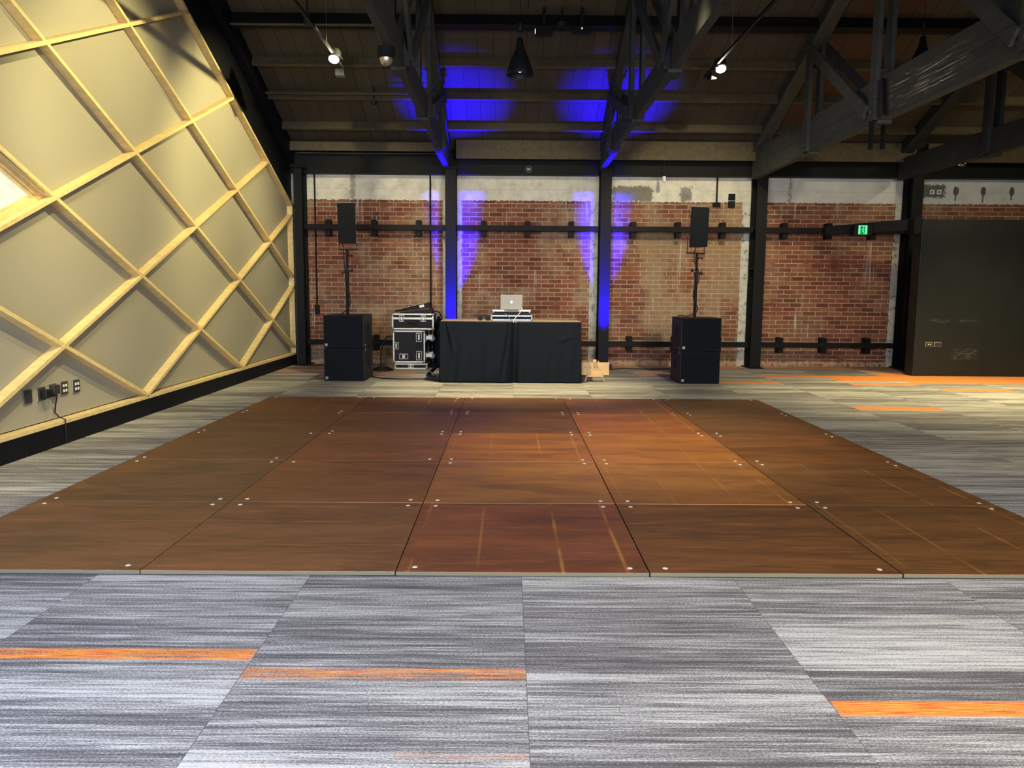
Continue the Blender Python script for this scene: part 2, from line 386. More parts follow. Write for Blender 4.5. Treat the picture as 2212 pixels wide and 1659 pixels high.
M['cloth'] = None; M['wood'] = flat('pine', (.62, .40, .17), .55); M['tabletop'] = flat('table_ply', (.24, .18, .115), .5)
M['rubber'] = flat('black_rubber', (.005, .005, .006), .6, 0., .3); M['silver'] = flat('laptop_silver', (.36, .34, .29), .42, .6)
M['case'] = flat('silver_case', (.30, .32, .40), .35, .7); M['white'] = flat('white_plastic', (.75, .75, .72), .4)
M['sockblk'] = flat('dark_socket', (.03, .03, .032), .4); M['grey'] = flat('grey_plastic', (.12, .13, .13), .45)
M['glass'] = None; M['red'] = flat('red_print', (.6, .05, .03), .5); M['ink'] = flat('burnt_print', (.10, .05, .02), .6)
M['screw'] = flat('zinc_disc', (.72, .68, .62), .35, .3); M['wheel'] = flat('grey_castor', (.12, .12, .12), .5)
M['lamp'] = emit('lamp_glow', (1., .93, .70), 60.); M['lamp2'] = emit('lamp_glow_soft', (1., .9, .6), 1.6)
M['logo'] = emit('logo_glow', (.85, .93, 1.), 1.1); M['exit'] = emit('exit_green', (.02, .75, .18), .9); M['exitpale'] = emit('exit_pale', (.10, .80, .36), .75)
M['exitdark'] = emit('exit_dark', (.0, .10, .02), .6); M['glowwin'] = None
def mat_blackwall():
    t = NT('black_wall_paint'); P = t.xyz(t.pos()); X, Y, Z = P
    n = t.noise(t.pos(), 3., 4.); col = t.mix(n, (.007, .0082, .0075), (.013, .0155, .013))
    rg = t.mul(t.sub(t.noise(t.comb(X, 2., Z), 9., 5., .7), .5), .5)
    sc = t.mul(t.noise(t.comb(t.mul(X, 9.), 0., t.mul(Z, 30.)), 1., 4., .8), 1.)
    m_ = 0.
    for x0, x1, z0, z1 in ((6.85, 7.15, .88, .93), (7.3, 7.6, .88, .92), (7.25, 7.65, .28, .44)):
        m_ = t.math('MAXIMUM', m_, t.mul(t.band(X, x0, x1, .06), t.band(Z, z0, z1, .03)))
    col = t.mix(t.mul(t.mul(m_, t.smooth(sc, .45, .65)), .55), col, (.13, .13, .10))
    ln = t.mul(t.band(X, 7.735, 7.739, .001), .8); col = t.mix(ln, col, (.003, .003, .003))
    return t.bsdf(color=col, rough=.5, spec=.4)
M['wallblack'] = mat_blackwall()
def mat_cloth():
    t = NT('black_cloth'); n = t.noise(t.pos(), 5., 4.)
    return t.bsdf(color=t.mix(n, (.0016, .0030, .0048), (.0035, .0055, .0080)), rough=.5, spec=.09)
M['cloth'] = mat_cloth()
def mat_glass():
    t = NT('clear_dome'); return t.bsdf(color=(.9, .9, .85, 1), rough=.05, trans=1., spec=.6)
M['glass'] = mat_glass()
def mat_glow():
    t = NT('frosted_window'); P = t.pos(); n = t.noise(P, 5., 4., .6)
    return t.bsdf(color=(.25, .25, .22), emit=t.mix(n, (.78, .80, .60), (.95, .97, .80)), es=.42, rough=.3)
M['glowwin'] = mat_glow()

# ------------------------------------------------------------------ the setting
YB = 14.2; XL = -3.83; XP = -3.93
struct(MB().box(-5.5, 16, -3, 14.6, -.1, 0).build('floor', M['carpet']))
struct(MB().box(-4.2, 12, YB, YB+.25, 0, 4.4).build('wall_back', M['brick']))
SL = .419; ZR = 3.74; RID = 7.6
def rz(y): return ZR + SL*(YB-y) if y >= RID else ZR + SL*(YB-RID) - SL*(RID-y)
c = MB()
c.prism([(-4.2, YB+.3, rz(YB+.3)), (-4.2, RID, rz(RID)), (-4.2, 1.0, rz(1.0)), (-4.2, 1.0, rz(1.0)+.08), (-4.2, RID, rz(RID)+.08), (-4.2, YB+.3, rz(YB+.3)+.08)], (16.2, 0, 0))
struct(c.build('ceiling', M['ceil']))
# left wall: black wall behind the timber feature, kickboard
c = MB(); c.prism([(-3.965, YB, 0), (-3.965, RID, 0), (-3.965, RID, 7), (-3.965, YB, 4.25)], (-.2, 0, 0)); c.box(-4.165, -3.965, 1.0, RID, 0, 7)
struct(c.build('wall_left', M['navy']))
struct(MB().box(-3.96, XL+.004, 3.4, 14.087, 0, .172).build('baseboard_left', M['navy']))
# black upper reveal above the timber feature (same plane as its face)
def ztop(y): return 2.806 + .4178*(14.087-y)
c = MB(); c.prism([(-3.875, 14.19, ztop(14.087)+.04), (-3.875, 14.087, ztop(14.087)+.02), (-3.875, 7.7, ztop(7.7)+.02), (-3.875, 7.7, rz(7.7)), (-3.875, 14.19, rz(14.19))], (-.08, 0, 0))
struct(c.build('trim_1', M['navy']))
# black partition on the right
struct(MB().box(6.62, 12, 12.68, 12.95, 0, 2.525).build('wall_right', M['wallblack'], bev=.006))

# ------------------------------------------------------------------ timber lattice and fabric panels on the left wall
Y0, Z0, DY, DZ = 8.257, .213, 1.503, .628; SLP = DZ/DY
YF = 4.2; YE = 14.07
def zl(y): return 5.50-.419*(7.6-y)
lat = thing('timber_lattice', (XL, 9., 0), 'pale timber diamond lattice covering the left wall', 'wall lattice')
BW = .036
def clipline(s, c0):      # z = c0 + s*(y), clip to region
    pts = []
    ys = [YF + (YE-YF)*k/4000 for k in range(4001)]
    ok = [y for y in ys if .20 <= c0+s*y <= min(ztop(y), zl(y))]
    return (ok[0], ok[-1]) if len(ok) > 5 else None
def batten(y0, z0, y1, z1, name='batten', w_=BW, x0=XP, x1=XL):
    d = Vector((0, y1-y0, z1-z0)).normalized(); nrm = Vector((0, -d.z, d.y))*w_/2
    p0 = Vector((x0, y0, z0)); p1 = Vector((x0, y1, z1))
    MB().prism([p0-nrm, p1-nrm, p1+nrm, p0+nrm], (x1-x0, 0, 0)).build(name, M['oak'], lat, bev=.002)
for k in range(-9, 9):
    for s in (1, -1):
        c0 = Z0 - s*SLP*(Y0 + 2*DY*k)
        if s == -1 and abs(c0 - (ztop(0))) < .15: continue
        r = clipline(s*SLP, c0)
        if r and (r[1]-r[0]) > .15: batten(r[0], c0+s*SLP*r[0], r[1], c0+s*SLP*r[1], x1=XL-(0 if s == 1 else .0012))
batten(YF, .1905, 14.087, .1905, 'bottom_rail', .035)
batten(14.069, .173, 14.069, ztop(14.069), 'end_rail', .036)
batten(YF, zl(YF), 7.6, zl(7.6), 'top_rail', BW)
batten(7.6, ztop(7.6)-.008, 14.075, ztop(14.075)-.008, 'top_rail', BW)
# cells
def clip_poly(poly, f):
    out = []
    for i in range(len(poly)):
        a, b = poly[i], poly[(i+1) % len(poly)]; fa, fb = f(a), f(b)
        if fa >= 0: out.append(a)
        if (fa >= 0) != (fb >= 0):
            t_ = fa/(fa-fb); out.append((a[0]+(b[0]-a[0])*t_, a[1]+(b[1]-a[1])*t_))
    return out
WINC = (Y0-2*DY, Z0+3*DZ)     # cell centre of the window
rown = ['bottom', 'second', 'third', 'fourth', 'fifth', 'sixth', 'seventh', 'eighth', 'ninth']
ords = ['first', 'second', 'third', 'fourth', 'fifth', 'sixth', 'seventh']
rows = {}
for j in range(0, 9):
    for i in range(5, -5, -1):
        if (i+j) % 2 == 0: continue
        cy, cz = Y0+DY*i, Z0+DZ*j
        poly = [(cy-DY, cz), (cy, cz-DZ), (cy+DY, cz), (cy, cz+DZ)]
        ins = lambda p, s, sg: None
        poly = [(cy+(p[0]-cy)*.968, cz+(p[1]-cz)*.968) for p in poly]
        poly = clip_poly(poly, lambda p: p[1]-.215); poly = clip_poly(poly, lambda p: 14.045-p[0]) if poly else poly
        if poly: poly = clip_poly(poly, lambda p: ztop(p[0])-.03-p[1])
        if poly: poly = clip_poly(poly, lambda p: zl(p[0])-.03-p[1])
        if poly: poly = clip_poly(poly, lambda p: p[0]-YF)
        if len(poly) < 3: continue
        ar = abs(sum(a[0]*b[1]-a[1]*b[0] for a, b in zip(poly, poly[1:]+poly[:1])))/2
        if ar < .04: continue
        # seen from the camera at all?
        vis = False
        for py, pz in poly + [(sum(p[0] for p in poly)/len(poly), sum(p[1] for p in poly)/len(poly))]:
            d = Vector((XP, py, pz-CAMH)); zz = d.dot(fwd)
            if zz > .3 and d.dot(RT)/zz*FPX > -CX and abs(d.dot(UP)/zz*FPX) < CY: vis = True
        rows.setdefault(j, []).append((i, cy, cz, poly, vis))
for j, lst in rows.items():
    n_ = 0
    for i, cy, cz, poly, vis in lst:
        if abs(cy-WINC[0]) < .01 and abs(cz-WINC[1]) < .01: continue
        n_ += 1
        if not vis and cy < 5.0: pass
        full = len(poly) == 4
        shape = 'diamond' if full else ('triangular' if len(poly) == 3 else 'cut-off')
        mb = MB(); mb.prism([(XP+.008, p[0], p[1]) for p in poly], (-.035, 0, 0))
        o = mb.build('acoustic_panel', M['fabric'], bev=.003)
        lab = 'beige fabric %s wall panel, %s row up from the floor, %s from the brick wall' % (shape, rown[j], ords[n_-1])
        tag(o, lab, 'acoustic panel', 'beige fabric panels in the timber lattice')
# diamond window with thick timber lining
def ring(cy, cz, a, b, x0, x1, mat, name, parent):
    mb = MB()
    def pl(k): return [(cy-DY*k, cz), (cy, cz-DZ*k), (cy+DY*k, cz), (cy, cz+DZ*k)]
    A_, B_ = pl(a), pl(b)
    for q in range(4):
        r = (q+1) % 4
        mb.prism([(x0, *A_[q]), (x0, *A_[r]), (x0, *B_[r]), (x0, *B_[q])], (x1-x0, 0, 0))
    return mb.build(name, mat, parent)
wn = bpy.data.objects.new('window_1', None); COL.objects.link(wn); wn.location = (XL, *WINC); struct(wn)
ring(WINC[0], WINC[1], .965, .905, -3.96, -3.90, M['oak'], 'window_frame', wn)
ring(WINC[0], WINC[1], .905, .86, -3.96, -3.925, M['oak'], 'inner_frame', wn)
MB().prism([(-3.945, WINC[0]-DY*.87, WINC[1]), (-3.945, WINC[0], WINC[1]-DZ*.87), (-3.945, WINC[0]+DY*.87, WINC[1]), (-3.945, WINC[0], WINC[1]+DZ*.87)], (-.01, 0, 0)).build('pane', M['glowwin'], wn)
a = Vector((-3.865, WINC[0]+.02, WINC[1]+DZ*.955)); b_ = Vector((-3.865, WINC[0]+DY*.93, WINC[1]+.045))
MB().tube([a, b_], .022, 12).build('metal_tube', M['chrome'], wn, smooth=True)

# sockets on the left wall
def socket_plate(name, y, z, label, kind, mats=('grey', 'sockblk')):
    r = thing(name, (XP+.008, y, z), label, 'wall socket', 'row of sockets low on the timber wall')
    x = XP+.008
    MB().box(x, x+.010, y-.058, y+.058, z-.060, z+.060).build('face_plate', M['chrome' if kind != 'blank' else 'grey'], r, bev=.003)
    MB().box(x+.010, x+.016, y-.05, y+.05, z-.052, z+.052).build('insert', M['sockblk'], r, bev=.002)
    if kind == 'quad':
        for a in (-.02, .02):
            for c_ in (-.022, .022):
                MB().box(x+.016, x+.019, y+a-.011, y+a+.011, z+c_-.012, z+c_+.012).build('port', M['white'], r)
    if kind == 'box':
        MB().box(x+.016, x+.05, y-.045, y+.045, z-.03, z+.05).build('hinged_cover', M['sockblk'], r, bev=.004)
    return r
socket_plate('wall_socket', 6.313, .457, 'plain dark socket plate, farthest left in the row on the timber wall', 'blank')
socket_plate('wall_socket', 6.502, .455, 'socket plate holding the black plug, low on the timber wall', 'plain')
socket_plate('wall_socket', 6.663, .462, 'socket plate with black hinged cover, middle of the row of five', 'box')
socket_plate('wall_socket', 6.839, .464, 'data plate with four white ports, beside the black hinged cover', 'quad')
socket_plate('wall_socket', 7.031, .457, 'data plate with four white ports, nearest the brick wall in the row', 'quad')
pg = thing('power_plug', (XP+.03, 6.52, .455), 'black plug with cable trailing down over the timber rail', 'plug')
MB().box(-3.906, -3.85, 6.47, 6.56, .42, .49).build('plug_body', M['rubber'], pg, bev=.012)
MB().tube([(-3.86, 6.56, .455), (-3.84, 6.60, .43), (-3.86, 6.605, .36), (-3.88, 6.62, .28), (-3.86, 6.645, .235), (-3.815, 6.655, .215), (-3.815, 6.655, .12), (-3.812, 6.66, .012), (-3.80, 6.66, .008)], .006, 8).build('cable', M['rubber'], pg, smooth=True)

# ------------------------------------------------------------------ steel columns, beams
colx = [-3.66, -1.02, 1.68, 4.39, 7.09]
cl = ['black steel column in the back corner beside the timber wall', 'blue-lit steel column behind the left end of the black table',
      'blue-lit steel column behind the small wooden sign', 'dark steel column beside the right speaker stack', 'dark steel column at the left edge of the black partition']
for x, l in zip(colx, cl):
    r = thing('steel_column', (x, 13.95, 0), l, 'column', 'steel columns along the brick wall')
    w_ = .092 if x > -3 else .07
    mb = MB(); mb.box(x-w_, x+w_, 13.80, 13.815, 0, 3.42); mb.box(x-.006, x+.006, 13.815, 14.135, 0, 3.42); mb.box(x-w_, x+w_, 14.135, 14.15, 0, 3.42)
    mb.build('h_section', M['steel'], r)
    MB().box(x-.13, x+.13, 13.72, 14.19, 0, .018).build('base_plate', M['steel'], r, bev=.003)
    MB().box(x-.12, x+.12, 13.74, 14.17, 3.42, 3.44).build('cap_plate', M['steel'], r, bev=.003)
    if x > 0:
        for z in (1.75, 2.43):
            MB().box(x-w_, x-.006, 13.82, 14.13, z, z+.012).build('stiffener', M['steel'], r)
# ring beam segments between columns
bl = ['grey steel beam over the leftmost brick bay', 'dark steel beam over the brick bay behind the table', 'dark steel beam over the bay with the right speaker', 'dark steel beam over the bay with the exit sign', 'dark steel beam over the black partition']
for i in range(5):
    x0 = colx[i]-.09 if i else -3.84; x1 = colx[i+1]-.1 if i < 4 else 11.9
    x0 += .0 if i == 0 else .0
    o = MB().box(x0+.0, x1-.012, 13.99, 14.195, 3.362, 3.70).build('steel_beam', M['beam'], bev=.004)
    tag(o, bl[i], 'beam', 'steel beams above the brick wall')
fl = ['slim lit timber eaves board over the leftmost brick bay', 'timber eaves board above the table bay, between the blue-lit columns', 'wide lit timber eaves board above the right speaker', 'timber eaves board over the bay with the exit sign', 'timber eaves board over the black partition']
for i in range(5):
    x0 = (colx[i]+.1) if i else -3.84; x1 = colx[i+1]-.1 if i < 4 else 11.9
    zz = (3.70, 3.85) if i == 0 else (3.585, 3.90)
    o = MB().box(x0, x1, 13.74, 13.78, *zz).build('eaves_board', M['purlin'], bev=.004)
    tag(o, fl[i], 'timber board', 'eaves boards below the roof')

# ------------------------------------------------------------------ rails on the brick
blab = ['leftmost bay', 'bay behind the table', 'bay behind the right speaker', 'bay with the exit sign']
ub = [(-3.198, -2.391, -1.600), (-.449, .326, 1.102), (2.197, 2.991, 3.784), (4.881, 5.667, 6.446)]
lb = [(-3.17, -2.379, -1.60), (-.45, .33, 1.10), (2.177, 2.99, 3.78), (4.894, 5.678, 6.470)]
for i in range(4):
    x0, x1 = colx[i]+(.095 if i else .07), colx[i+1]-.095
    for z0, z1, bs, nm in ((2.385, 2.478, ub[i], 'upper'), (.362, .452, lb[i], 'lower')):
        r = thing('wall_rail', ((x0+x1)/2, 13.95, z0), '%s black steel rail across the brick %s' % (nm, blab[i]), 'steel rail', '%s steel rails on the brick wall' % nm)
        MB().box(x0, x1, 13.93, 14.03, z0, z1).build('rail', M['steel'], r, bev=.004)
        for bx in bs:
            MB().box(bx-.045, bx+.045, 13.985, 14.165, z1+.001, z1+.085).build('upper_clamp', M['steel'], r, bev=.003)
            MB().box(bx-.045, bx+.045, 13.985, 14.165, z0-.10, z0-.001).build('lower_clamp', M['steel'], r, bev=.003)
            MB().lathe([(.0, 0), (.014, 0), (.014, -.02), (0, -.02)], (bx, 13.985, z1+.045), 8, 'Y').build('bolt', M['steel'], r)
            MB().box(bx-.03, bx+.03, 14.03, 14.2, z0+.01, z1-.01).build('spacer', M['steel'], r)

# ------------------------------------------------------------------ purlins
pur = [(13.34, 'lowest roof purlin above the brick wall', .13), (12.60, 'second roof purlin up from the brick wall', .13), (11.88, 'third roof purlin up, behind the pendant lamp', .13)]
def onroof(y, dz): return rz(y)-dz
nv = Vector((0, -SL, -1)).normalized(); tv = Vector((0, -1, SL)).normalized()
for y, l, dp in pur:
    p = Vector((0, y, rz(y)-.002))
    poly = [p, p+nv*dp, p+nv*dp-tv*.05, p-tv*.05]
    o = MB().prism([(-3.87, q.y, q.z) for q in poly], (15.5, 0, 0)).build('roof_purlin', M['purlin'])
    tag(o, l, 'purlin', 'roof purlins')
p = Vector((0, 11.07, rz(11.07)-.002))
poly = [p, p+nv*.16, p+nv*.16-tv*.12, p-tv*.12]
tag(MB().prism([(-3.87, q.y, q.z) for q in poly], (15.5, 0, 0)).build('roof_purlin', M['steel']), 'wide blue-black roof purlin crossing the top of the picture', 'purlin', 'roof purlins')
for y, l in ((10.2, 'roof purlin just above the wide blue-black purlin'),):
    p = Vector((0, y, rz(y)-.002)); poly = [p, p+nv*.13, p+nv*.13-tv*.05, p-tv*.05]
    tag(MB().prism([(-3.87, q.y, q.z) for q in poly], (15.5, 0, 0)).build('roof_purlin', M['purlin']), l, 'purlin', 'roof purlins')
# services pipes on the left bay purlins
tag(MB().tube([(-3.86, 12.45, rz(12.45)-.14), (-1.3, 12.45, rz(12.45)-.14)], .018, 10).build('ceiling_conduit', M['purlin'], smooth=True), 'thin conduit running along a purlin above the leftmost bay', 'conduit')
tag(MB().tube([(-3.86, 10.98, rz(10.98)-.22), (-1.5, 10.98, rz(10.98)-.22)], .016, 10).build('ceiling_conduit', M['purlin'], smooth=True), 'thin conduit under the wide purlin, left of the first truss', 'conduit')

# ------------------------------------------------------------------ trusses
def truss(x0, wd, zb, zt, nodes, mat, label, extra=None, rw=.13):
    xc = x0+wd/2
    r = thing('roof_truss', (xc, 13.9, zb), label, 'roof truss', 'timber trusses running out from the columns')
    if zb < 3.4:
        MB().box(x0, x0+wd, 2.0, 13.92, zb, zt).build('bottom_chord', mat, r, bev=.006)
    else:
        MB().box(x0, x0+wd, 2.0, 13.2, zb, zt).build('bottom_chord', mat, r, bev=.006)
        MB().prism([(x0-.01, 13.95, 3.44), (x0-.01, 12.3, 3.44), (x0-.01, 11.9, zb), (x0-.01, 13.2, zt-.02), (x0-.01, 13.95, zt-.02)], (wd+.02, 0, 0)).build('heel_block', mat, r, bev=.005)
    # rafter: bottom at z 3.56 + slope
    def rb(y): return rz(y) - .20
    for ya, yb_ in ((13.98, RID), (RID, 2.2)):
        MB().prism([(xc-rw/2, ya, rb(ya)), (xc-rw/2, yb_, rb(yb_)), (xc-rw/2, yb_, rb(yb_)+.195), (xc-rw/2, ya, rb(ya)+.195)], (rw, 0, 0)).build('rafter', mat, r, bev=.004)
    for k, y in enumerate(nodes):
        for sx in (x0-.055, x0+wd):
            MB().box(sx, sx+.055, y-.075, y+.075, zb-.0+.02, rb(y)+.05).build('post', mat, r, bev=.004)
        MB().lathe([(0, 0), (.022, 0), (.022, -.02), (0, -.02)], (x0-.055, y, zt-.12), 8, 'X').build('bolt', mat, r)
        MB().lathe([(0, 0), (.022, 0), (.022, -.02), (0, -.02)], (x0-.055, y, zb+.12), 8, 'X').build('bolt', mat, r)
        if k+1 < len(nodes):
            y2 = nodes[k+1]
            for sx in (x0-.085, x0+wd+.055+.0):
                MB().bar((sx+.015, y-.05, rb(y)-.02), (sx+.015, y2+.10, zb+.14), .15, .035, (1, 0, 0)).build('brace', mat, r)
        # packers under the chord
        MB().box(x0-.03, x0+wd+.03, y-.14, y+.14, zb-.03, zb+.005).build('packer', mat, r, bev=.004)
    if len(nodes) > 3:
        y = nodes[-2]
        for sx in (x0-.085, x0+wd+.055):
            MB().bar((sx+.015, y+.02, zb+.14), (sx+.015, y-1.9, rz(y-1.9)-.25), .15, .035, (1, 0, 0)).build('brace', mat, r)
    return r
truss(-1.13, .08, 3.50, 3.79, (12.4, 10.3, 8.05, 5.9), M['dtimber'], 'dark timber truss above the left end of the table, carrying the dome camera')
truss(1.57, .08, 3.50, 3.79, (12.4, 10.3, 8.05, 5.9), M['dtimber'], 'dark timber truss above the small wooden sign, middle of the picture')
rC = truss(4.22, .10, 3.30, 3.79, (11.35, 9.3, 6.6), M['dtimberC'], 'deep dark timber truss with pale scrapes on its chord', rw=.2)
truss(6.77, .10, 3.30, 3.66, (11.35, 9.3, 6.6), M['dtimber'], 'dark timber truss at the right edge above the black partition', rw=.2)
for sx in (4.18, 4.32):
    MB().box(sx-.012, sx+.012, 9.25, 9.33, 3.0, 3.42).build('hanging_strap', M['beam'], rC)
for yy in (8.6, 7.9, 10.8, 12.2):
    for dz in (.1, .36):
        MB().lathe([(0, 0), (.02, 0), (.02, -.018), (0, -.018)], (4.22, yy, 3.3+dz), 8, 'X').build('bolt', M['dtimberC'], rC)
MB().bar((4.20, 9.02, 3.33), (4.20, 9.10, 3.74), .03, .05, (1, 0, 0)).build('steel_strap', M['beam'], rC)
# half truss hugging the left wall
c = MB(); c.prism([(-3.86, 14.1, rz(14.1)-.32), (-3.86, 7.7, rz(7.7)-.32), (-3.86, 7.7, rz(7.7)-.005), (-3.86, 14.1, rz(14.1)-.005)], (.10, 0, 0))
tag(c.build('wall_rafter', M['navy']), 'black sloping rafter along the top of the left wall', 'rafter')

# ------------------------------------------------------------------ dance floor
PX, PY = -2.926, 3.542
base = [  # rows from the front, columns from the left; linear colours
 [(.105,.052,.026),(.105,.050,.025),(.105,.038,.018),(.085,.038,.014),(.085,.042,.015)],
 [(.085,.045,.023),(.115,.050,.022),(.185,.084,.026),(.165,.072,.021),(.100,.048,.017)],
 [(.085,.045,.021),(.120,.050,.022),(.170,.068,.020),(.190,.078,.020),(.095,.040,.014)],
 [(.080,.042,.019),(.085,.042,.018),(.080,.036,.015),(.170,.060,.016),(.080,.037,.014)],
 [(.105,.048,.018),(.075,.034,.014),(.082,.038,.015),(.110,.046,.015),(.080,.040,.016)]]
tone = {'r': 'reddish brown', 'o': 'worn orange-brown', 'd': 'dark brown', 'b': 'dull brown'}
rn = ['front', 'second', 'middle', 'fourth', 'back']; cn = ['leftmost', 'second from left', 'centre', 'second from right', 'rightmost']
rot90 = {(0,2),(1,3),(2,2),(2,3),(3,3),(4,3),(4,0),(4,1),(1,4),(0,4)}
scr = None
for rI in range(5):
    for cI in range(5):
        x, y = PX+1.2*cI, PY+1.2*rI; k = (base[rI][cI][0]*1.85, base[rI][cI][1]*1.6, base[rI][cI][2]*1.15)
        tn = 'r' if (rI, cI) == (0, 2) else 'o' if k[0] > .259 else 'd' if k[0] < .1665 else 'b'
        mb = MB(); g = .0022 + (.0015 if cI == 3 else 0)
        mb.box(g, 1.2-g, g, 1.2-g, .008, .028)
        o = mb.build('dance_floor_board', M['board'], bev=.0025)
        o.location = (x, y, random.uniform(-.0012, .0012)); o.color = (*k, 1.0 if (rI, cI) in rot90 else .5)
        tag(o, '%s dance floor board, %s row, %s' % (tone[tn], rn[rI], cn[cI]), 'dance floor panel', 'boards of the dance floor')
        for ax in (.085, 1.115):
            for ay in (.065, 1.135):
                if random.random() < .06: continue
                s_ = MB(); s_.lathe([(0, .0305), (.011, .0305), (.0135, .0282), (.0135, .0275), (0, .0275)], (ax, ay, 0), 12)
                so = s_.build('fixing', M['screw']); so.parent = o
# thin black underlay sheet beneath the boards, set in from their outer edge
o = MB().box(PX+.015, PX+5.985, PY+.015, PY+5.985, .0005, .0045).build('floor_underlay', M['rubber'])
tag(o, 'thin black underlay sheet beneath the dance floor boards', 'underlay')

# ------------------------------------------------------------------ speakers
def badge(x, y, z, parent, s=.018):
    mb = MB()
    for a in (-1, 0, 1):
        for b in (-1, 0, 1): mb.box(x+a*s*.72-s*.28, x+a*s*.72+s*.28, y-.002, y, z+b*s*.72-s*.28, z+b*s*.72+s*.28)
    mb.build('badge', M['silver'], parent)
def sub(x0, x1, yf, yb_, z0, z1, side, label):
    r = thing('subwoofer', ((x0+x1)/2, (yf+yb_)/2, z0), label, 'subwoofer', 'stacked subwoofers')
    MB().box(x0, x1, yf+.012, yb_, z0+.004, z1-.002).build('cabinet', M['cab'], r, bev=.008)
    MB().box(x0+.012, x1-.012, yf, yf+.0118, z0+.016, z1-.012).build('grille', M['grille'], r, bev=.003)
    badge(x0+.04, yf, z0+.05, r)
    xs = x1 if side > 0 else x0
    # recessed side handle: a pocket rim and grip
    yc = (yf+yb_)/2 + .02; zc = (z0+z1)/2 + .03
    mb = MB(); n = 20
    pts = [(xs+side*.001, yc+.05*math.cos(a), zc+.08*math.sin(a)) for a in [2*math.pi*k/n for k in range(n+1)]]
    mb.tube(pts, .007, 6, False); mb.build('handle_rim', M['rubber'], r, smooth=True)
    MB().box(xs-.001, xs+.003, yc-.045, yc+.045, zc-.06, zc+.06).build('handle_pocket', M['rubber'], r, bev=.001)
    MB().tube([(xs+side*.006, yc, zc-.07), (xs+side*.012, yc, zc), (xs+side*.006, yc, zc+.07)], .010, 8).build('handle_grip', M['rubber'], r, smooth=True)
    for k in range(2):
        MB().box(xs-.002, xs+.004, yf+.10, yf+.17, (z0 if z0 > .3 else z1-.06)+.015+.03*k, (z0 if z0 > .3 else z1-.06)+.028+.03*k).build('rig_slot', M['chrome'], r)
    return r
sub(-2.705, -2.115, 11.41, 12.14, 0, .485, 1, 'black subwoofer on the carpet, lower one of the left stack')
sub(-2.705, -2.115, 11.41, 12.14, .487, .972, 1, 'black subwoofer under the left speaker pole, upper one of the left stack')
sub(2.522, 3.105, 11.37, 12.06, 0, .480, -1, 'black subwoofer on the carpet, lower one of the right stack')
sub(2.522, 3.105, 11.37, 12.06, .482, .968, -1, 'black subwoofer under the right speaker pole, upper one of the right stack')
def topbox(xc, yf, z0, z1, wd, lean, label, side):
    r = thing('loudspeaker', (xc, yf+.14, z0), label, 'loudspeaker', 'loudspeakers on poles')
    Mx = Matrix.Translation((xc, yf+.14, z0)) @ Matrix.Rotation(math.radians(lean), 4, 'Y')
    hh = z1-z0
    mb = MB(); P_ = [(-wd/2, -.128, 0), (wd/2, -.128, 0), (wd/2*.6, .14, 0), (-wd/2*.6, .14, 0)]
    mb.prism([Mx @ Vector(p) for p in P_], Mx.to_3x3() @ Vector((0, 0, hh))); mb.build('cabinet', M['cab'], r, bev=.006)
    MB().box(-wd/2+.004, wd/2-.004, -.14, -.1285, .012, hh-.008, Mx).build('grille', M['grille'], r, bev=.004)
    MB().box(-wd/2, wd/2, -.141, -.12, hh-.007, hh+.001, Mx).build('top_lip', M['grey'], r)
    mb = MB(); e = wd/2+.012; s3 = []
    for p in ((-e, -.02, hh*.48), (-e+.004, -.02, -.085), (e-.03, -.02, -.085), (e-.03, -.02, -.0)):
        s3.append(Mx @ Vector(p))
    mb.tube([s3[0], s3[1]], .006, 6); mb.tube([s3[2], s3[3]], .006, 6); mb.box(-e, e-.02, -.05, .03, -.102, -.082, Mx)
    mb.build('yoke', M['rubber'], r)
    for sgn in (-1, 1):
        MB().lathe([(0, 0), (.018, 0), (.018, .02*sgn), (0, .02*sgn)], Mx @ Vector((sgn*wd*.5, -.02, hh*.48)), 12, 'X').build('yoke_knob', M['rubber'], r)
    return r
topbox(-2.372, 11.60, 2.022, 2.602, .262, -1.0, 'slim black loudspeaker on the left pole', 1)
topbox(2.785, 11.60, 2.005, 2.582, .262, 1.2, 'slim black loudspeaker on the right pole', -1)
def pole(xb, xt, y, z0, z1, label, cab):
    r = thing('speaker_pole', (xb, y, z0), label, 'speaker pole', 'speaker poles')
    f = lambda z: xb+(xt-xb)*(z-z0)/(z1-z0)
    MB().tube([(xb, y, z0+.002), (f(1.62), y, 1.62)], .0225, 14).build('lower_tube', M['steel'], r, smooth=True)
    MB().tube([(f(1.60), y, 1.60), (xt, y, z1)], .017, 14).build('upper_tube', M['steel'], r, smooth=True)
    MB().tube([(f(1.56), y, 1.56), (f(1.65), y, 1.65)], .029, 14).build('collar', M['rubber'], r, smooth=True)
    MB().tube([(f(1.84), y, 1.82), (f(1.88), y, 1.86)], .024, 14).build('top_collar', M['rubber'], r, smooth=True)
    for z, sg in ((1.61, 1), (1.84, 1), (1.585, -1)):
        rr = .024 if z == 1.61 else .018
        MB().tube([(f(z), y, z), (f(z)+sg*.05, y-.02, z)], .006, 8).build('knob_stem', M['rubber'], r)
        MB().lathe([(0, 0), (rr, .004), (rr, .026), (0, .03)], (f(z)+sg*.045-(.03 if sg < 0 else 0), y-.02, z), 12, 'X').build('knob', M['rubber'], r, smooth=True)
    c = MB().tube([(x_+xb, y+dy, z) for x_, dy, z in cab], .0065, 8).build('speaker_cable', M['rubber'], smooth=True)
    return r
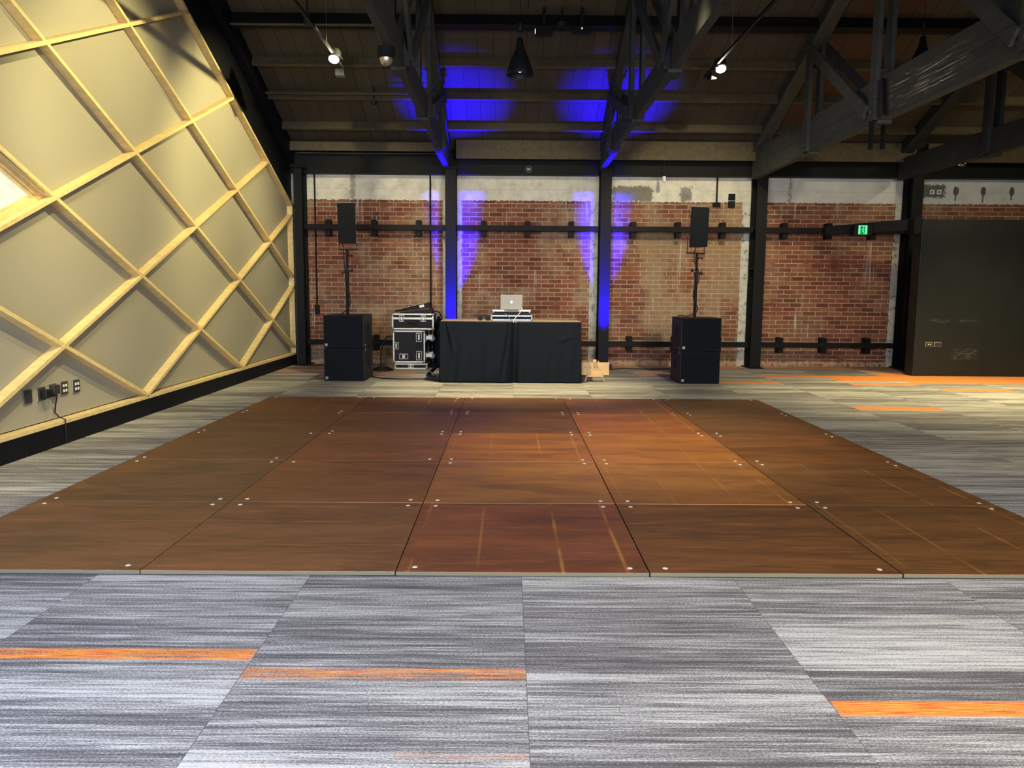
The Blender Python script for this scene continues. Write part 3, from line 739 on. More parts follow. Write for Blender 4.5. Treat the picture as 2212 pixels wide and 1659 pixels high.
def curve(pts, n=8):
    P_ = [Vector(p) for p in pts]; out = []
    P_ = [P_[0]] + P_ + [P_[-1]]
    for i in range(1, len(P_)-2):
        for k in range(n):
            t_ = k/n; a, b, c_, d = P_[i-1], P_[i], P_[i+1], P_[i+2]
            out.append(.5*((2*b)+(c_-a)*t_+(2*a-5*b+4*c_-d)*t_**2+(-a+3*b-3*c_+d)*t_**3))
    out.append(P_[-2]); return out
def cable(name, pts, r_, label, cat='cable', mat='rubber', group=None, n=8):
    return tag(MB().tube(curve(pts, n), r_, 8).build(name, M[mat], smooth=True), label, cat, group)
pole(-2.414, -2.400, 11.75, .972, 1.935, 'black telescopic pole carrying the left loudspeaker', [])if False else None
def pole2(xb, xt, y, z0, z1, label):
    r = thing('speaker_pole', (xb, y, z0), label, 'speaker pole', 'speaker poles')
    f = lambda z: xb+(xt-xb)*(z-z0)/(z1-z0)
    MB().tube([(xb, y, z0+.002), (f(1.62), y, 1.62)], .0225, 14).build('lower_tube', M['steel'], r, smooth=True)
    MB().tube([(f(1.62), y, 1.62), (xt, y, z1)], .017, 14).build('upper_tube', M['steel'], r, smooth=True)
    MB().tube([(f(1.565), y, 1.565), (f(1.64), y, 1.64)], .029, 14).build('collar', M['rubber'], r, smooth=True)
    MB().tube([(f(1.82), y, 1.82), (f(1.86), y, 1.86)], .024, 14).build('top_collar', M['rubber'], r, smooth=True)
    for z, sg in ((1.62, 1), (1.84, 1), (1.585, -1)):
        rr = .026 if z == 1.62 else .017
        if sg < 0 and xb > 0: z, rr = 1.66, .024
        MB().tube([(f(z), y, z), (f(z)+sg*.055, y-.02, z)], .006, 8).build('knob_stem', M['rubber'], r)
        MB().lathe([(0, 0), (rr, .004), (rr, .028), (0, .032)], (f(z)+sg*.055-(.03 if sg < 0 else 0), y-.02, z), 12, 'X').build('knob', M['rubber'], r, smooth=True)
    return r
pole2(-2.414, -2.404, 11.75, .972, 1.924, 'black telescopic pole standing on the left subwoofer stack')
pole2(2.794, 2.800, 11.75, .968, 1.904, 'black telescopic pole standing on the right subwoofer stack')
cable('speaker_cable', [(-2.48, 11.78, 2.03), (-2.46, 11.76, 1.90), (-2.45, 11.75, 1.70), (-2.44, 11.74, 1.56), (-2.43, 11.715, 1.42), (-2.37, 11.71, 1.25), (-2.375, 11.72, 1.12), (-2.43, 11.70, 1.03), (-2.50, 11.74, .982)], .0075, 'black cable wound down the left speaker pole', 'cable', 'rubber', 'cables on the speaker poles')
cable('speaker_cable', [(2.80, 11.78, 2.03), (2.76, 11.73, 1.95), (2.75, 11.73, 1.82), (2.80, 11.715, 1.7), (2.84, 11.74, 1.6), (2.82, 11.72, 1.48), (2.76, 11.72, 1.36), (2.77, 11.72, 1.22), (2.83, 11.72, 1.10), (2.78, 11.70, 1.02), (2.68, 11.72, .985), (2.60, 11.76, .992), (2.55, 11.8, .98)], .0075, 'black cable wound down the right speaker pole', 'cable', 'rubber', 'cables on the speaker poles')

# ------------------------------------------------------------------ flight cases
def edge_frame(mb, x0, x1, y0, y1, z0, z1, t_):
    for a in (x0, x1):
        for b in (y0, y1): mb.box(a-t_/2, a+t_/2, b-t_/2, b+t_/2, z0, z1)
    for a in (x0, x1):
        for c_ in (z0, z1): mb.box(a-t_/2, a+t_/2, y0, y1, c_-t_/2, c_+t_/2)
    for b in (y0, y1):
        for c_ in (z0, z1): mb.box(x0, x1, b-t_/2, b+t_/2, c_-t_/2, c_+t_/2)
def corner_balls(parent, x0, x1, y0, y1, z0, z1, r_=.026):
    for a in (x0, x1):
        for b in (y0, y1):
            for c_ in (z0, z1):
                mb = MB(); bmesh.ops.create_uvsphere(mb.bm, u_segments=10, v_segments=8, radius=r_, matrix=Matrix.Translation((a, b, c_)))
                mb.build('corner_ball', M['chrome'], parent, smooth=True)
def dish(parent, x, y, z, w_, h_, name='recessed_latch'):
    mb = MB(); t_ = .010
    mb.box(x-w_/2, x+w_/2, y-.008, y, z-h_/2, z-h_/2+t_); mb.box(x-w_/2, x+w_/2, y-.008, y, z+h_/2-t_, z+h_/2)
    mb.box(x-w_/2, x-w_/2+t_, y-.008, y, z-h_/2, z+h_/2); mb.box(x+w_/2-t_, x+w_/2, y-.008, y, z-h_/2, z+h_/2)
    mb.box(x-w_*.16, x+w_*.16, y-.012, y-.001, z-h_*.32, z+h_*.32)
    mb.build(name, M['chrome'], parent, bev=.003)
YC = 13.22
# base tray / lid lying on the floor
r = thing('case_tray', (-1.66, 13.5, 0), 'silver-edged case tray lying on the carpet under the tall flight case', 'case tray')
MB().box(-1.925, -1.385, YC-.01, YC+.55, .004, .098).build('tray_body', M['lam'], r)
mb = MB(); edge_frame(mb, -1.925, -1.385, YC-.01, YC+.55, .016, .09, .026); mb.build('edging', M['chrome'], r, bev=.003)
corner_balls(r, -1.92, -1.39, YC-.012, YC+.55, .03, .075, .024); dish(r, -1.655, YC-.025, .055, .09, .05)
# tall rack case, castors on its right side
r = thing('flight_case', (-1.68, 13.5, .105), 'tall black flight case on its side with castors facing the table', 'flight case')
MB().box(-1.945, -1.425, YC, YC+.55, .118, .655).build('case_body', M['lam'], r)
mb = MB(); edge_frame(mb, -1.945, -1.425, YC, YC+.55, .125, .648, .028); mb.build('edging', M['chrome'], r, bev=.004)
corner_balls(r, -1.94, -1.43, YC-.01, YC+.55, .13, .643)
dish(r, -1.515, YC-.016, .545, .095, .15); dish(r, -1.515, YC-.016, .235, .095, .15); dish(r, -1.775, YC-.016, .22, .15, .09); dish(r, -1.90, YC-.02, .40, .08, .11)
for z in (.235, .535):
    for yy in (YC+.10, YC+.45):
        MB().box(-1.407, -1.400, yy-.05, yy+.05, z-.06, z+.06).build('castor_plate', M['chrome'], r)
        mb = MB(); mb.box(-1.40, -1.30, yy-.025, yy-.020, z-.03, z+.03); mb.box(-1.40, -1.30, yy+.020, yy+.025, z-.03, z+.03); mb.build('castor_fork', M['chrome'], r)
        MB().lathe([(0, -.016), (.05, -.016), (.05, .016), (0, .016)], (-1.305, yy, z-.01), 20, 'Y').build('castor_wheel', M['wheel'], r, smooth=True)
r = thing('flight_case', (-1.62, 13.5, .67), 'wide black and silver flight case with two latches, on top of the tall case', 'flight case')
MB().box(-1.955, -1.275, YC-.02, YC+.5, .678, .945).build('case_body', M['lam'], r)
mb = MB(); edge_frame(mb, -1.955, -1.275, YC-.02, YC+.5, .69, .935, .028); mb.box(-1.955, -1.275, YC-.038, YC-.018, .845, .882); mb.build('edging', M['chrome'], r, bev=.004)
corner_balls(r, -1.955, -1.275, YC-.025, YC+.5, .695, .93)
dish(r, -1.80, YC-.04, .863, .085, .10); dish(r, -1.435, YC-.04, .863, .085, .10)
MB().tube(curve([(-1.68, YC-.04, .80), (-1.67, YC-.06, .79), (-1.56, YC-.06, .79), (-1.55, YC-.04, .80)], 4), .011, 8).build('handle', M['rubber'], r, smooth=True)
MB().box(-1.70, -1.53, YC-.042, YC-.036, .755, .83).build('handle_plate', M['lam'], r)
# tilted mixer
r = thing('audio_mixer', (-1.62, 13.4, .955), 'black mixing desk tilted up to the right on the upper flight case', 'mixer')
Mm = Matrix.Translation((-1.915, YC+.03, .960)) @ Matrix.Rotation(math.radians(-11.5), 4, 'Y')
mb = MB(); mb.prism([Mm @ Vector(p) for p in ((0, 0, .008), (.56, 0, -.030), (.60, 0, -.01), (.60, 0, .062), (.0, 0, .040))], (0, .38, 0)); mb.build('desk_body', M['lam'], r, bev=.004)
MB().prism([(-1.87, YC+.05, .953), (-1.30, YC+.05, .953), (-1.30, YC+.05, 1.03)], (0, .33, 0)).build('stand_wedge', M['rubber'], r)
for k in range(14):
    p_ = Mm @ Vector((.06+.036*k, .02, .041+.0013*k))
    MB().lathe([(0, 0), (.007, 0), (.006, .012), (0, .012)], p_, 8).build('knob', M['white' if k % 3 else 'wood'], r)
MB().box(.42, .50, -.003, 0, .0, .042, Mm).build('sticker', M['white'], r)
# black cover and cables heaped behind the case
mb = MB(); bmesh.ops.create_uvsphere(mb.bm, u_segments=28, v_segments=18, radius=1)
for v in mb.bm.verts:
    n_ = math.sin(v.co.x*7+v.co.z*3)*.06 + math.sin(v.co.y*9+v.co.z*5)*.05
    v.co = Vector((-1.20+v.co.x*.115*(1-.3*max(0, v.co.z))*(1+n_), 13.52+v.co.y*.17*(1+n_), max(.002, .40+v.co.z*.50*(1+n_*.5))))
tag(mb.build('equipment_cover', M['cloth'], smooth=True), 'black fabric cover heaped between the flight cases and the table', 'cover')
cable('cable_loop', [(-1.30, 13.30, .95), (-1.22, 13.25, .99), (-1.15, 13.25, .93), (-1.14, 13.25, .80), (-1.18, 13.2, .66), (-1.2, 13.2, .60)], .012, 'thick black cable loop hanging beside the upper flight case')
cable('power_cable', [(-2.0, 13.25, .56), (-2.06, 13.2, .54), (-2.13, 13.2, .42), (-2.16, 13.2, .25), (-2.15, 13.2, .06), (-2.1, 13.18, .014), (-1.98, 13.1, .012)], .011, 'black cable dropping from the tall flight case to the carpet', n=6)
mb = MB()
for k in range(5):
    a0 = .18-.022*k; mb.tube([(-2.10+a0*math.cos(a), 13.0+a0*.8*math.sin(a), .010+.012*k) for a in [2*math.pi*q/24 for q in range(25)]], .009, 6, False)
tag(mb.build('cable_coil', M['rubber'], smooth=True), 'coil of black cable on the carpet left of the flight cases', 'cable coil')
cable('floor_cable', [(-2.1, 12.0, .008), (-1.9, 11.78, .008), (-1.6, 11.70, .008), (-1.35, 11.72, .008), (-1.22, 11.74, .008), (-1.15, 11.62, .008), (-1.03, 11.55, .01)], .009, 'black cable on the carpet between left speakers and table')
cable('floor_cable', [(-3.62, 13.75, .008), (-3.45, 13.72, .01), (-3.25, 13.82, .008), (-2.9, 13.85, .008), (-2.6, 13.75, .008)], .009, 'thin black cable on the carpet in the far left corner')
cable('floor_cable', [(1.75, 13.35, .008), (2.0, 13.5, .008), (2.4, 13.45, .008), (2.9, 13.5, .008), (3.2, 13.2, .008)], .008, 'thin cable along the carpet left of the right speakers')
# folded leg / strap in front of the case
r = thing('folded_stand', (-1.15, 12.35, 0), 'black folded stand leaning on the carpet by the table corner', 'stand')
MB().bar((-1.25, 12.05, .03), (-1.06, 12.3, .22), .03, .05).build('leg', M['rubber'], r, bev=.004)
MB().bar((-1.27, 12.05, .03), (-1.12, 12.02, .012), .03, .03).build('foot', M['rubber'], r, bev=.004)
MB().tube(curve([(-1.26, 12.03, .05), (-1.23, 12.0, .10), (-1.17, 12.0, .06), (-1.16, 12.0, .02)], 5), .008, 8).build('clamp', M['chrome'], r)

# ------------------------------------------------------------------ table
TX0, TX1, TY0, TY1, TZ = -.995, 1.058, 11.33, 12.05, .905
r = thing('table', ((TX0+TX1)/2, (TY0+TY1)/2, 0), 'trestle table under the black cloth, pale top edge showing', 'table')
MB().box(TX0+.01, TX1-.01, TY0+.01, TY1, TZ-.028, TZ).build('table_top', M['tabletop'], r, bev=.004)
for a in (TX0+.1, TX1-.1):
    for b in (TY0+.1, TY1-.08): MB().tube([(a, b, 0), (a, b, TZ-.028)], .016, 10).build('leg', M['steel'], r)
mb = MB()
path = []
for k in range(30): path.append((TX0, TY1 - (TY1-TY0)*k/30, 0, -1, 0))
NF = 240
for k in range(NF+1): path.append((TX0+(TX1-TX0)*k/NF, TY0, k/NF, 0, -1))
for k in range(1, 31): path.append((TX1, TY0+(TY1-TY0)*k/30, 1, 1, 0))
NZ = 40; grid = []
def fold(u, z):
    h_ = 1-z/TZ      # 0 top 1 bottom
    d = .004*math.sin(u*34+1.3)*h_ + .003*math.sin(u*75+h_*3)*h_
    d += .030*math.exp(-((u-(.50-.055*h_))/(.016+.022*h_))**2)*(.3+.9*h_)        # main fold below the laptop
    d -= .022*math.exp(-((u-(.535-.01*h_))/.02)**2)*(.5+.5*h_)
    d += .014*math.exp(-((u-(.05+.09*h_))/.012)**2)*math.exp(-((h_-.25)/.2)**2)  # drag line top left
    d += .012*math.exp(-((u-(.16-.04*h_))/.03)**2)*h_
    uu = .845+.05*math.cos(h_*14); 
    d += .010*math.exp(-((h_-(.30-.9*max(0, u-.87)-.25*max(0,.87-u)))/.018)**2)*math.exp(-((u-.89)/.05)**2)
    return d
for z_i in range(NZ+1):
    z = (TZ-.012)*(1-z_i/NZ)+.004; row = []
    for (x, y, u, nx, ny) in path:
        fl = .018*(1-z/TZ)
        d = fold(u, z) if ny else .006*math.sin(y*20)*(1-z/TZ)
        row.append(mb.bm.verts.new((x+nx*(d*.6+fl), y+ny*(d+fl*.4) , z)))
    grid.append(row)
for a, b in zip(grid, grid[1:]):
    for k in range(len(path)-1): mb.bm.faces.new((a[k], a[k+1], b[k+1], b[k]))
o = mb.build('tablecloth', M['cloth'], smooth=True)
o.modifiers.new('thick', 'SOLIDIFY').thickness = .003
tag(o, 'black cloth hanging down the front of the trestle table', 'tablecloth')

# things on the table
YT = 11.42
r = thing('controller_case', (.043, YT+.2, TZ), 'silver flight case tray with the music controller in it', 'controller case')
MB().box(-.250, .338, YT, YT+.42, TZ+.002, TZ+.082).build('tray', M['navy'], r)
mb = MB(); edge_frame(mb, -.25, .338, YT, YT+.42, TZ+.013, TZ+.072, .022); mb.build('edging', M['case'], r, bev=.003)
corner_balls(r, -.248, .336, YT-.004, YT+.42, TZ+.02, TZ+.068, .017)
MB().box(-.235, .322, YT+.02, YT+.40, TZ+.083, TZ+.112).build('controller_body', M['lam'], r, bev=.004)
for k in range(11):
    MB().lathe([(0, 0), (.011, 0), (.009, .018), (0, .018)], (-.205+.049*k, YT+.04, TZ+.112), 10).build('knob', M['rubber'], r)
r = thing('laptop_stand', (.043, YT+.25, TZ+.115), 'pale laptop stand bridging the controller, name plate on its front', 'laptop stand')
MB().box(-.236, .324, YT+.03, YT+.35, TZ+.132, TZ+.160).build('shelf', M['case'], r, bev=.003)
for a in (-.225, .30): MB().box(a, a+.015, YT+.10, YT+.30, TZ+.112, TZ+.133).build('foot', M['case'], r)
MB().box(-.062, .150, YT+.018, YT+.028, TZ+.128, TZ+.162).build('name_plate', M['grey'], r)
text_mesh('plate_lettering', 'TRAKTOR', .034, M['sockblk'], r, Matrix.Translation((.050, YT+.0165, TZ+.145)) @ FACE_CAM, .0006, 1.15)
r = thing('laptop', (.043, YT+.15, TZ+.162), 'open silver laptop with glowing fruit logo on its lid', 'laptop')
MB().box(-.118, .200, YT+.09, YT+.31, TZ+.162, TZ+.176).build('base', M['silver'], r, bev=.004)
Ml = Matrix.Translation((.041, YT+.085, TZ+.165)) @ Matrix.Rotation(math.radians(9), 4, 'X')
MB().box(-.162, .162, -.007, .0, 0, .215, Ml).build('lid', M['silver'], r, bev=.005)
MB().box(-.155, .155, .0005, .0015, .01, .205, Ml).build('screen', M['navy'], r)
# fruit logo
mb = MB(); pts = []
for k in range(40):
    a = 2*math.pi*k/40; rr = .0185*(1+.05*math.cos(2*a)-.10*math.exp(-((a-math.pi/2)/.28)**2)-.06*math.exp(-((a-3*math.pi/2)/.25)**2))
    x_, z_ = rr*math.cos(a), rr*1.08*math.sin(a)
    dx, dz = x_-.021, z_-.003
    if math.hypot(dx, dz) < .0095: q = .0095/max(1e-6, math.hypot(dx, dz)); x_, z_ = .021+dx*q, .003+dz*q; x_ = min(x_, .0175)
    pts.append((x_, z_))
mb.prism([Ml @ Vector((p[0], -.0074, .108+p[1])) for p in pts], Ml.to_3x3() @ Vector((0, -.0006, 0)))
lf = [(.001+.0, .022), (.004, .029), (.0095, .032), (.0085, .026), (.004, .022)]
mb.prism([Ml @ Vector((p[0], -.0074, .108+p[1])) for p in lf], Ml.to_3x3() @ Vector((0, -.0006, 0)))
mb.build('logo', M['logo'], r)
r = thing('headphones', (-.36, YT+.08, TZ), 'black headphones lying on the table left of the controller', 'headphones')
MB().tube(curve([(-.43, YT+.06, TZ+.03), (-.42, YT+.10, TZ+.065), (-.36, YT+.12, TZ+.082), (-.30, YT+.10, TZ+.065), (-.29, YT+.06, TZ+.03)], 6), .011, 8).build('headband', M['rubber'], r, smooth=True)
for a in (-.415, -.305):
    MB().lathe([(0, -.014), (.036, -.014), (.04, 0), (.036, .014), (0, .014)], (a, YT+.04, TZ+.038), 20, 'Y').build('ear_cup', M['lam'], r, smooth=True)
cable('laptop_cable', [(.197, YT+.05, TZ+.185), (.188, YT-.02, TZ+.16), (.15, YT-.04, TZ+.10), (.09, YT-.06, TZ+.035), (.075, YT-.085, TZ+.006), (.072, TY0-.012, TZ-.02)], .005, 'white cable hanging from the laptop to the table edge', 'cable', 'white')
cable('controller_cable', [(-.06, YT+.0, TZ+.10), (-.02, YT-.035, TZ+.08), (.02, YT-.05, TZ+.03), (.045, YT-.075, TZ+.012)], .004, 'grey cable curling over the controller case front', 'cable', 'grey')

# easel sign
r = thing('easel', (1.28, 11.6, 0), 'small timber easel on the carpet at the right end of the table', 'easel')
for a, b, c_, d in ((1.145, 11.53, 1.225, 11.60), (1.43, 11.53, 1.34, 11.60)):
    MB().bar((a, b, .004), (c_, d, .31), .018, .018).build('leg', M['wood'], r, bev=.002)
MB().bar((1.285, 11.74, .004), (1.285, 11.61, .31), .018, .018).build('leg', M['wood'], r, bev=.002)
MB().box(1.16, 1.415, 11.50, 11.545, .082, .102).build('ledge', M['wood'], r, bev=.003)
MB().box(1.255, 1.310, 11.525, 11.55, .285, .335).build('top_clip', M['wood'], r, bev=.004)
r = thing('wooden_sign', (1.29, 11.55, .103), 'pale wooden board lettered PULSE, propped on the small easel', 'sign')
MB().box(1.083, 1.502, 11.553, 11.568, .103, .292).build('board', M['wood'], r, bev=.002)
for k, ch in enumerate('PULSE'):
    text_mesh('letter', ch, .042, M['ink'], r, Matrix.Translation((1.150+.047*k, 11.552, .215)) @ FACE_CAM, .0006)
mb = MB()
for k, (a, b) in enumerate(((.17, .25), (.155, .235), (.15, .27), (.19, .25))):
    mb.box(1.172+.047*k, 1.1735+.047*k, 11.5518, 11.5528, a, b)
mb.build('rule_lines', M['ink'], r)
MB().box(1.262, 1.385, 11.5518, 11.5528, .178, .183).build('red_line', M['red'], r)

# blue uplights at the column feet
for x, y, tx, ty, tz, p, l in ((-.97, 13.47, -.90, 12.95, 3.6, 13000, 'small black uplight behind the table at the left blue column'), (1.68, 13.47, 1.68, 12.95, 3.6, 13000, 'small black uplight at the foot of the column behind the wooden sign')):
    r = thing('uplight', (x, y, 0), l, 'uplight', 'blue uplights at the columns')
    MB().box(x-.11, x+.11, y-.06, y+.06, .004, .09).build('housing', M['cab'], r, bev=.006)
    MB().box(x-.095, x+.095, y-.045, y+.045, .0905, .093).build('lens', emit('blue_led', (.02, .0, 1.), 6.), r)
    for sz, q, tg in ((28, .5, (tx, ty, tz)), (25, .5, (x, 13.80, 1.12))):
        l_ = bpy.data.lights.new('uplight_beam', 'SPOT'); l_.energy = p*q; l_.color = (.012, .0, 1.0); l_.spot_size = math.radians(sz); l_.spot_blend = 1.; l_.shadow_soft_size = .04
        o = bpy.data.objects.new('uplight_beam', l_); COL.objects.link(o); o.location = (x, y, .14); aim(o, tg)

# ------------------------------------------------------------------ wall services
def conduit(x, y, z0, z1, label, box=None, rr=.014):
    r = thing('wall_conduit', (x, y, z0), label, 'conduit', 'black conduits on the brick wall')
    MB().tube([(x, y, z0), (x, y, z1)], rr, 10).build('pipe', M['steel'], r, smooth=True)
    if box:
        MB().box(x-box[0]/2, x+box[0]/2, y-.03, y+.035, z0-box[1], z0).build('junction_box', M['steel'], r, bev=.006)
conduit(-3.455, 14.16, 1.06, 3.36, 'black conduit with a box at its foot, left end of the brick wall', (.08, .16))
conduit(-1.405, 14.16, .02, 3.36, 'long black conduit down the brick just left of the blue column')
conduit(3.69, 14.16, 2.925, 3.37, 'short black conduit with a box, right of the right loudspeaker', (.13, .075))
for z, l in ((3.025, 'upper black square outlet box beside the short conduit'), (2.895, 'lower black square outlet box beside the short conduit')):
    r = thing('outlet_box', (3.96, 14.19, z), l, 'outlet box', 'square outlet boxes on the white beam')
    MB().box(3.905, 4.02, 14.155, 14.2, z-.055, z+.055).build('box', M['steel'], r, bev=.004)
    MB().lathe([(0, 0), (.02, 0), (.016, -.02), (0, -.02)], (3.962, 14.155, z-.01), 12, 'Y').build('socket', M['lam'], r)
for x, l in ((7.539, 'left one of two small white square outlets on the sooty patch'), (7.664, 'right one of two small white square outlets on the sooty patch')):
    r = thing('outlet_plate', (x, 14.19, 3.142), l, 'outlet', 'small white outlets')
    mb = MB(); a = .038; b = .016
    mb.box(x-a, x+a, 14.185, 14.2, 3.142+b, 3.142+a); mb.box(x-a, x+a, 14.185, 14.2, 3.142-a, 3.142-b); mb.box(x-a, x-b, 14.185, 14.2, 3.142-b, 3.142+b); mb.box(x+b, x+a, 14.185, 14.2, 3.142-b, 3.142+b)
    mb.build('rim', M['white'], r); MB().box(x-b, x+b, 14.193, 14.2, 3.142-b, 3.142+b).build('hole', M['rubber'], r)
for x, l in ((7.975, 'anchor bolt in a dark drip stain, nearest the two white outlets'), (8.462, 'anchor bolt in the middle drip stain on the pale beam'), (8.975, 'anchor bolt in the drip stain nearest the right edge')):
    tag(MB().lathe([(0, 0), (.018, 0), (.015, -.02), (.0, -.022)], (x, 14.2, 3.16), 8, 'Y').build('anchor_bolt', M['grey']), l, 'bolt', 'anchor bolts')
# sockets on the partition
for x, l, k in ((6.855, 'left light-rimmed socket plate with two white dots on the black partition', 1), (6.995, 'right light-rimmed blank socket plate on the black partition', 0)):
    r = thing('wall_socket', (x, 12.68, .52), l, 'wall socket', 'sockets on the black partition')
    MB().box(x-.060, x+.060, 12.668, 12.68, .480, .560).build('face_plate', M['chrome'], r, bev=.004)
    MB().box(x-.052, x+.052, 12.664, 12.668, .487, .551).build('insert', M['sockblk'], r, bev=.002)
    if k:
        for a in (-.014, .018): MB().lathe([(0, 0), (.009, 0), (.009, -.004), (0, -.004)], (x+a, 12.664, .521), 10, 'Y').build('port', M['white'], r)
# slanting black bulkhead and exit sign
r = thing('steel_strut', (6.2, 13.3, 2.36), 'black steel member slanting from the brick wall to the partition corner', 'strut')
mb = MB(); pA = [onY(1782, 489, 13.80), onY(1782, 508, 13.80)]; pB = [onY(1966, 473, 12.9), onY(1966, 497, 12.9)]
mb.prism([pA[0], pB[0], pB[1], pA[1]], (.03, .10, 0)); mb.build('strut_body', M['black'], r, bev=.004)
MB().box(6.50, 6.62, 12.70, 12.95, 2.30, 2.56).build('end_plate', M['black'], r)
xs0, xs1, zs0, zs1 = 5.90, 6.02, 2.338, 2.482; yE = 13.18
e0 = onY(1855, 487, yE); e1 = onY(1873, 506, yE)
xs0, xs1, zs1, zs0 = e0.x, e1.x, e0.z, e1.z
r = thing('exit_sign', ((xs0+xs1)/2, yE, zs0), 'green lit exit sign with running figure, in front of the black strut', 'exit sign')
MB().box(xs0-.06, xs1+.08, yE+.004, yE+.20, zs0-.02, zs1+.02).build('housing', M['black'], r, bev=.006)
MB().box(xs0, xs1, yE, yE+.003, zs0, zs1).build('sign_face', M['exitpale'], r)
W_, H_ = xs1-xs0, zs1-zs0
MB().box(xs0+.22*W_, xs1-.25*W_, yE-.0012, yE-.0002, zs0+.04*H_, zs1-.1*H_).build('doorway', M['exitdark'], r)
mb = MB()
def sp(u, v): return Vector((xs0+u*W_, yE-.0026, zs0+v*H_))
for poly in ([(.44,.68),(.58,.72),(.60,.42),(.46,.40)], [(.46,.46),(.60,.46),(.68,.08),(.60,.06)], [(.46,.44),(.54,.40),(.44,.22),(.28,.20),(.28,.26),(.40,.28)],
             [(.46,.70),(.50,.62),(.36,.50),(.26,.48),(.36,.58)], [(.56,.70),(.58,.60),(.70,.52),(.74,.56),(.64,.62)]):
    mb.prism([sp(*p) for p in poly], (0, .001, 0))
cc = [(.56+.085*math.cos(a), .82+.075*math.sin(a)) for a in [2*math.pi*k/14 for k in range(14)]]
mb.prism([sp(*p) for p in cc], (0, .001, 0)); mb.build('running_figure', M['exit'], r)
# white capsule light, emblem, hanging from the beam
r = thing('capsule_light', (2.67, 13.72, 3.21), 'small white capsule lamp hanging under the beam, left of the right speaker', 'lamp')
MB().lathe([(0, 3.205), (.018, 3.215), (.030, 3.24), (.031, 3.32), (.0, 3.325)], (2.672, 13.80, 0), 18).build('diffuser', M['white'], r, smooth=True)
MB().lathe([(0, 3.325), (.016, 3.325), (.016, 3.385), (0, 3.385)], (2.672, 13.80, 0), 12).build('holder', M['rubber'], r)
MB().tube([(2.672+.032*math.cos(a), 13.80, 3.42+.035*math.sin(a)) for a in [2*math.pi*k/20 for k in range(21)]], .005, 6, False).build('hook', M['rubber'], r)
MB().tube([(2.672, 13.80, 3.45), (2.672, 13.80, 3.60)], .004, 6).build('hanger', M['rubber'], r)
r = thing('round_badge', (.334, 13.98, 3.45), 'round dark badge with pale emblem on the beam above the laptop', 'badge')
MB().lathe([(0, 0), (.062, 0), (.062, -.012), (.052, -.016), (0, -.016)], (.334, 13.99, 3.45), 28, 'Y').build('disc', M['black'], r, smooth=True)
MB().tube([(.334+.055*math.cos(a), 13.975, 3.45+.055*math.sin(a)) for a in [2*math.pi*k/28 for k in range(29)]], .003, 6, False).build('rim', M['grey'], r)
mb = MB()
for a, b in (((-.03, .02), (-.015, -.018)), ((-.015, -.018), (0, .015)), ((0, .015), (.015, -.018)), ((.015, -.018), (.03, .02))):
    mb.bar((.334+a[0], 13.972, 3.45+a[1]), (.334+b[0], 13.972, 3.45+b[1]), .005, .005)
mb.build('emblem', M['white'], r)

# ------------------------------------------------------------------ lamps, tracks and gear under the roof
for xa, ya, l in ((-2.32, 10.78, 'left lighting track running towards the camera'), (2.80, 11.67, 'right lighting track running towards the camera')):
    r = thing('lighting_track', (xa, 8.5, 4.4), l, 'lighting track', 'lighting tracks')
    MB().box(xa-.018, xa+.018, 4.3, ya, 4.40, 4.432).build('track', M['steel'], r, bev=.004)
    for yy in (10.3, 8.6, 6.0):
        MB().tube([(xa, yy, 4.43), (xa, yy, rz(yy))], .0025, 6).build('suspension_wire', M['grey'], r)
def spotlight(x, y, z, label, sg):
    r = thing('track_spotlight', (x, y, z), label, 'spotlight', 'spotlights on the tracks')
    A_ = Vector((x, y, z)); d = Vector((0, -.55, -.83)).normalized()
    MB().tube([A_ - d*.13, A_], .082, 20).build('head', M['cab'], r, smooth=True)
    MB().tube([A_ + d*.0005, A_ + d*.003], .066, 20).build('lens', M['lamp'], r)
    MB().tube([A_ - d*.06, A_ - d*.06 + Vector((sg*.05, 0, .07)), (x+sg*.06, y+.06, 4.40)], .010, 8).build('arm', M['cab'], r)
    MB().box(x+sg*.06-.03, x+sg*.06+.03, y-.04, y+.14, 4.37, 4.40).build('adapter', M['cab'], r)
spotlight(-2.32, 10.70, 4.345, 'lit round spotlight at the end of the left track', 1)
spotlight(2.87, 11.05, 4.36, 'lit round spotlight near the end of the right track', -1)
r = thing('track_spotlight', (-2.40, 11.35, 4.35), 'small grey spotlight head behind the lit left one', 'spotlight', 'spotlights on the tracks')
MB().box(-2.44, -2.31, 11.3, 11.42, 4.30, 4.40).build('head', M['grey'], r, bev=.01); MB().box(-2.33, -2.31, 11.0, 11.3, 4.395, 4.41).build('arm', M['grey'], r)
r = thing('track_spotlight', (2.93, 11.6, 4.38), 'small spotlight head with a lit wedge, just below the right lamp', 'spotlight', 'spotlights on the tracks')
MB().prism([(2.86, 11.55, 4.41), (2.86, 11.55, 4.37), (2.95, 11.55, 4.375)], (0, .06, 0)).build('lens', M['lamp2'], r); MB().box(2.83, 2.86, 11.5, 11.64, 4.35, 4.45).build('head', M['cab'], r)
r = thing('wall_spotlight', (-2.41, 10.35, 4.75), 'dark square spotlight head under the wide purlin beside the left track', 'spotlight')
p0 = onY(654, 27, 10.6); p1 = onY(669, 52, 10.6)
MB().box(p0.x, p1.x, 10.6, 10.72, p1.z, p0.z).build('head', M['cab'], r, bev=.008); MB().box((p0.x+p1.x)/2-.01, (p0.x+p1.x)/2+.01, 10.64, 10.66, p0.z, rz(10.65)-.0).build('stem', M['cab'], r)
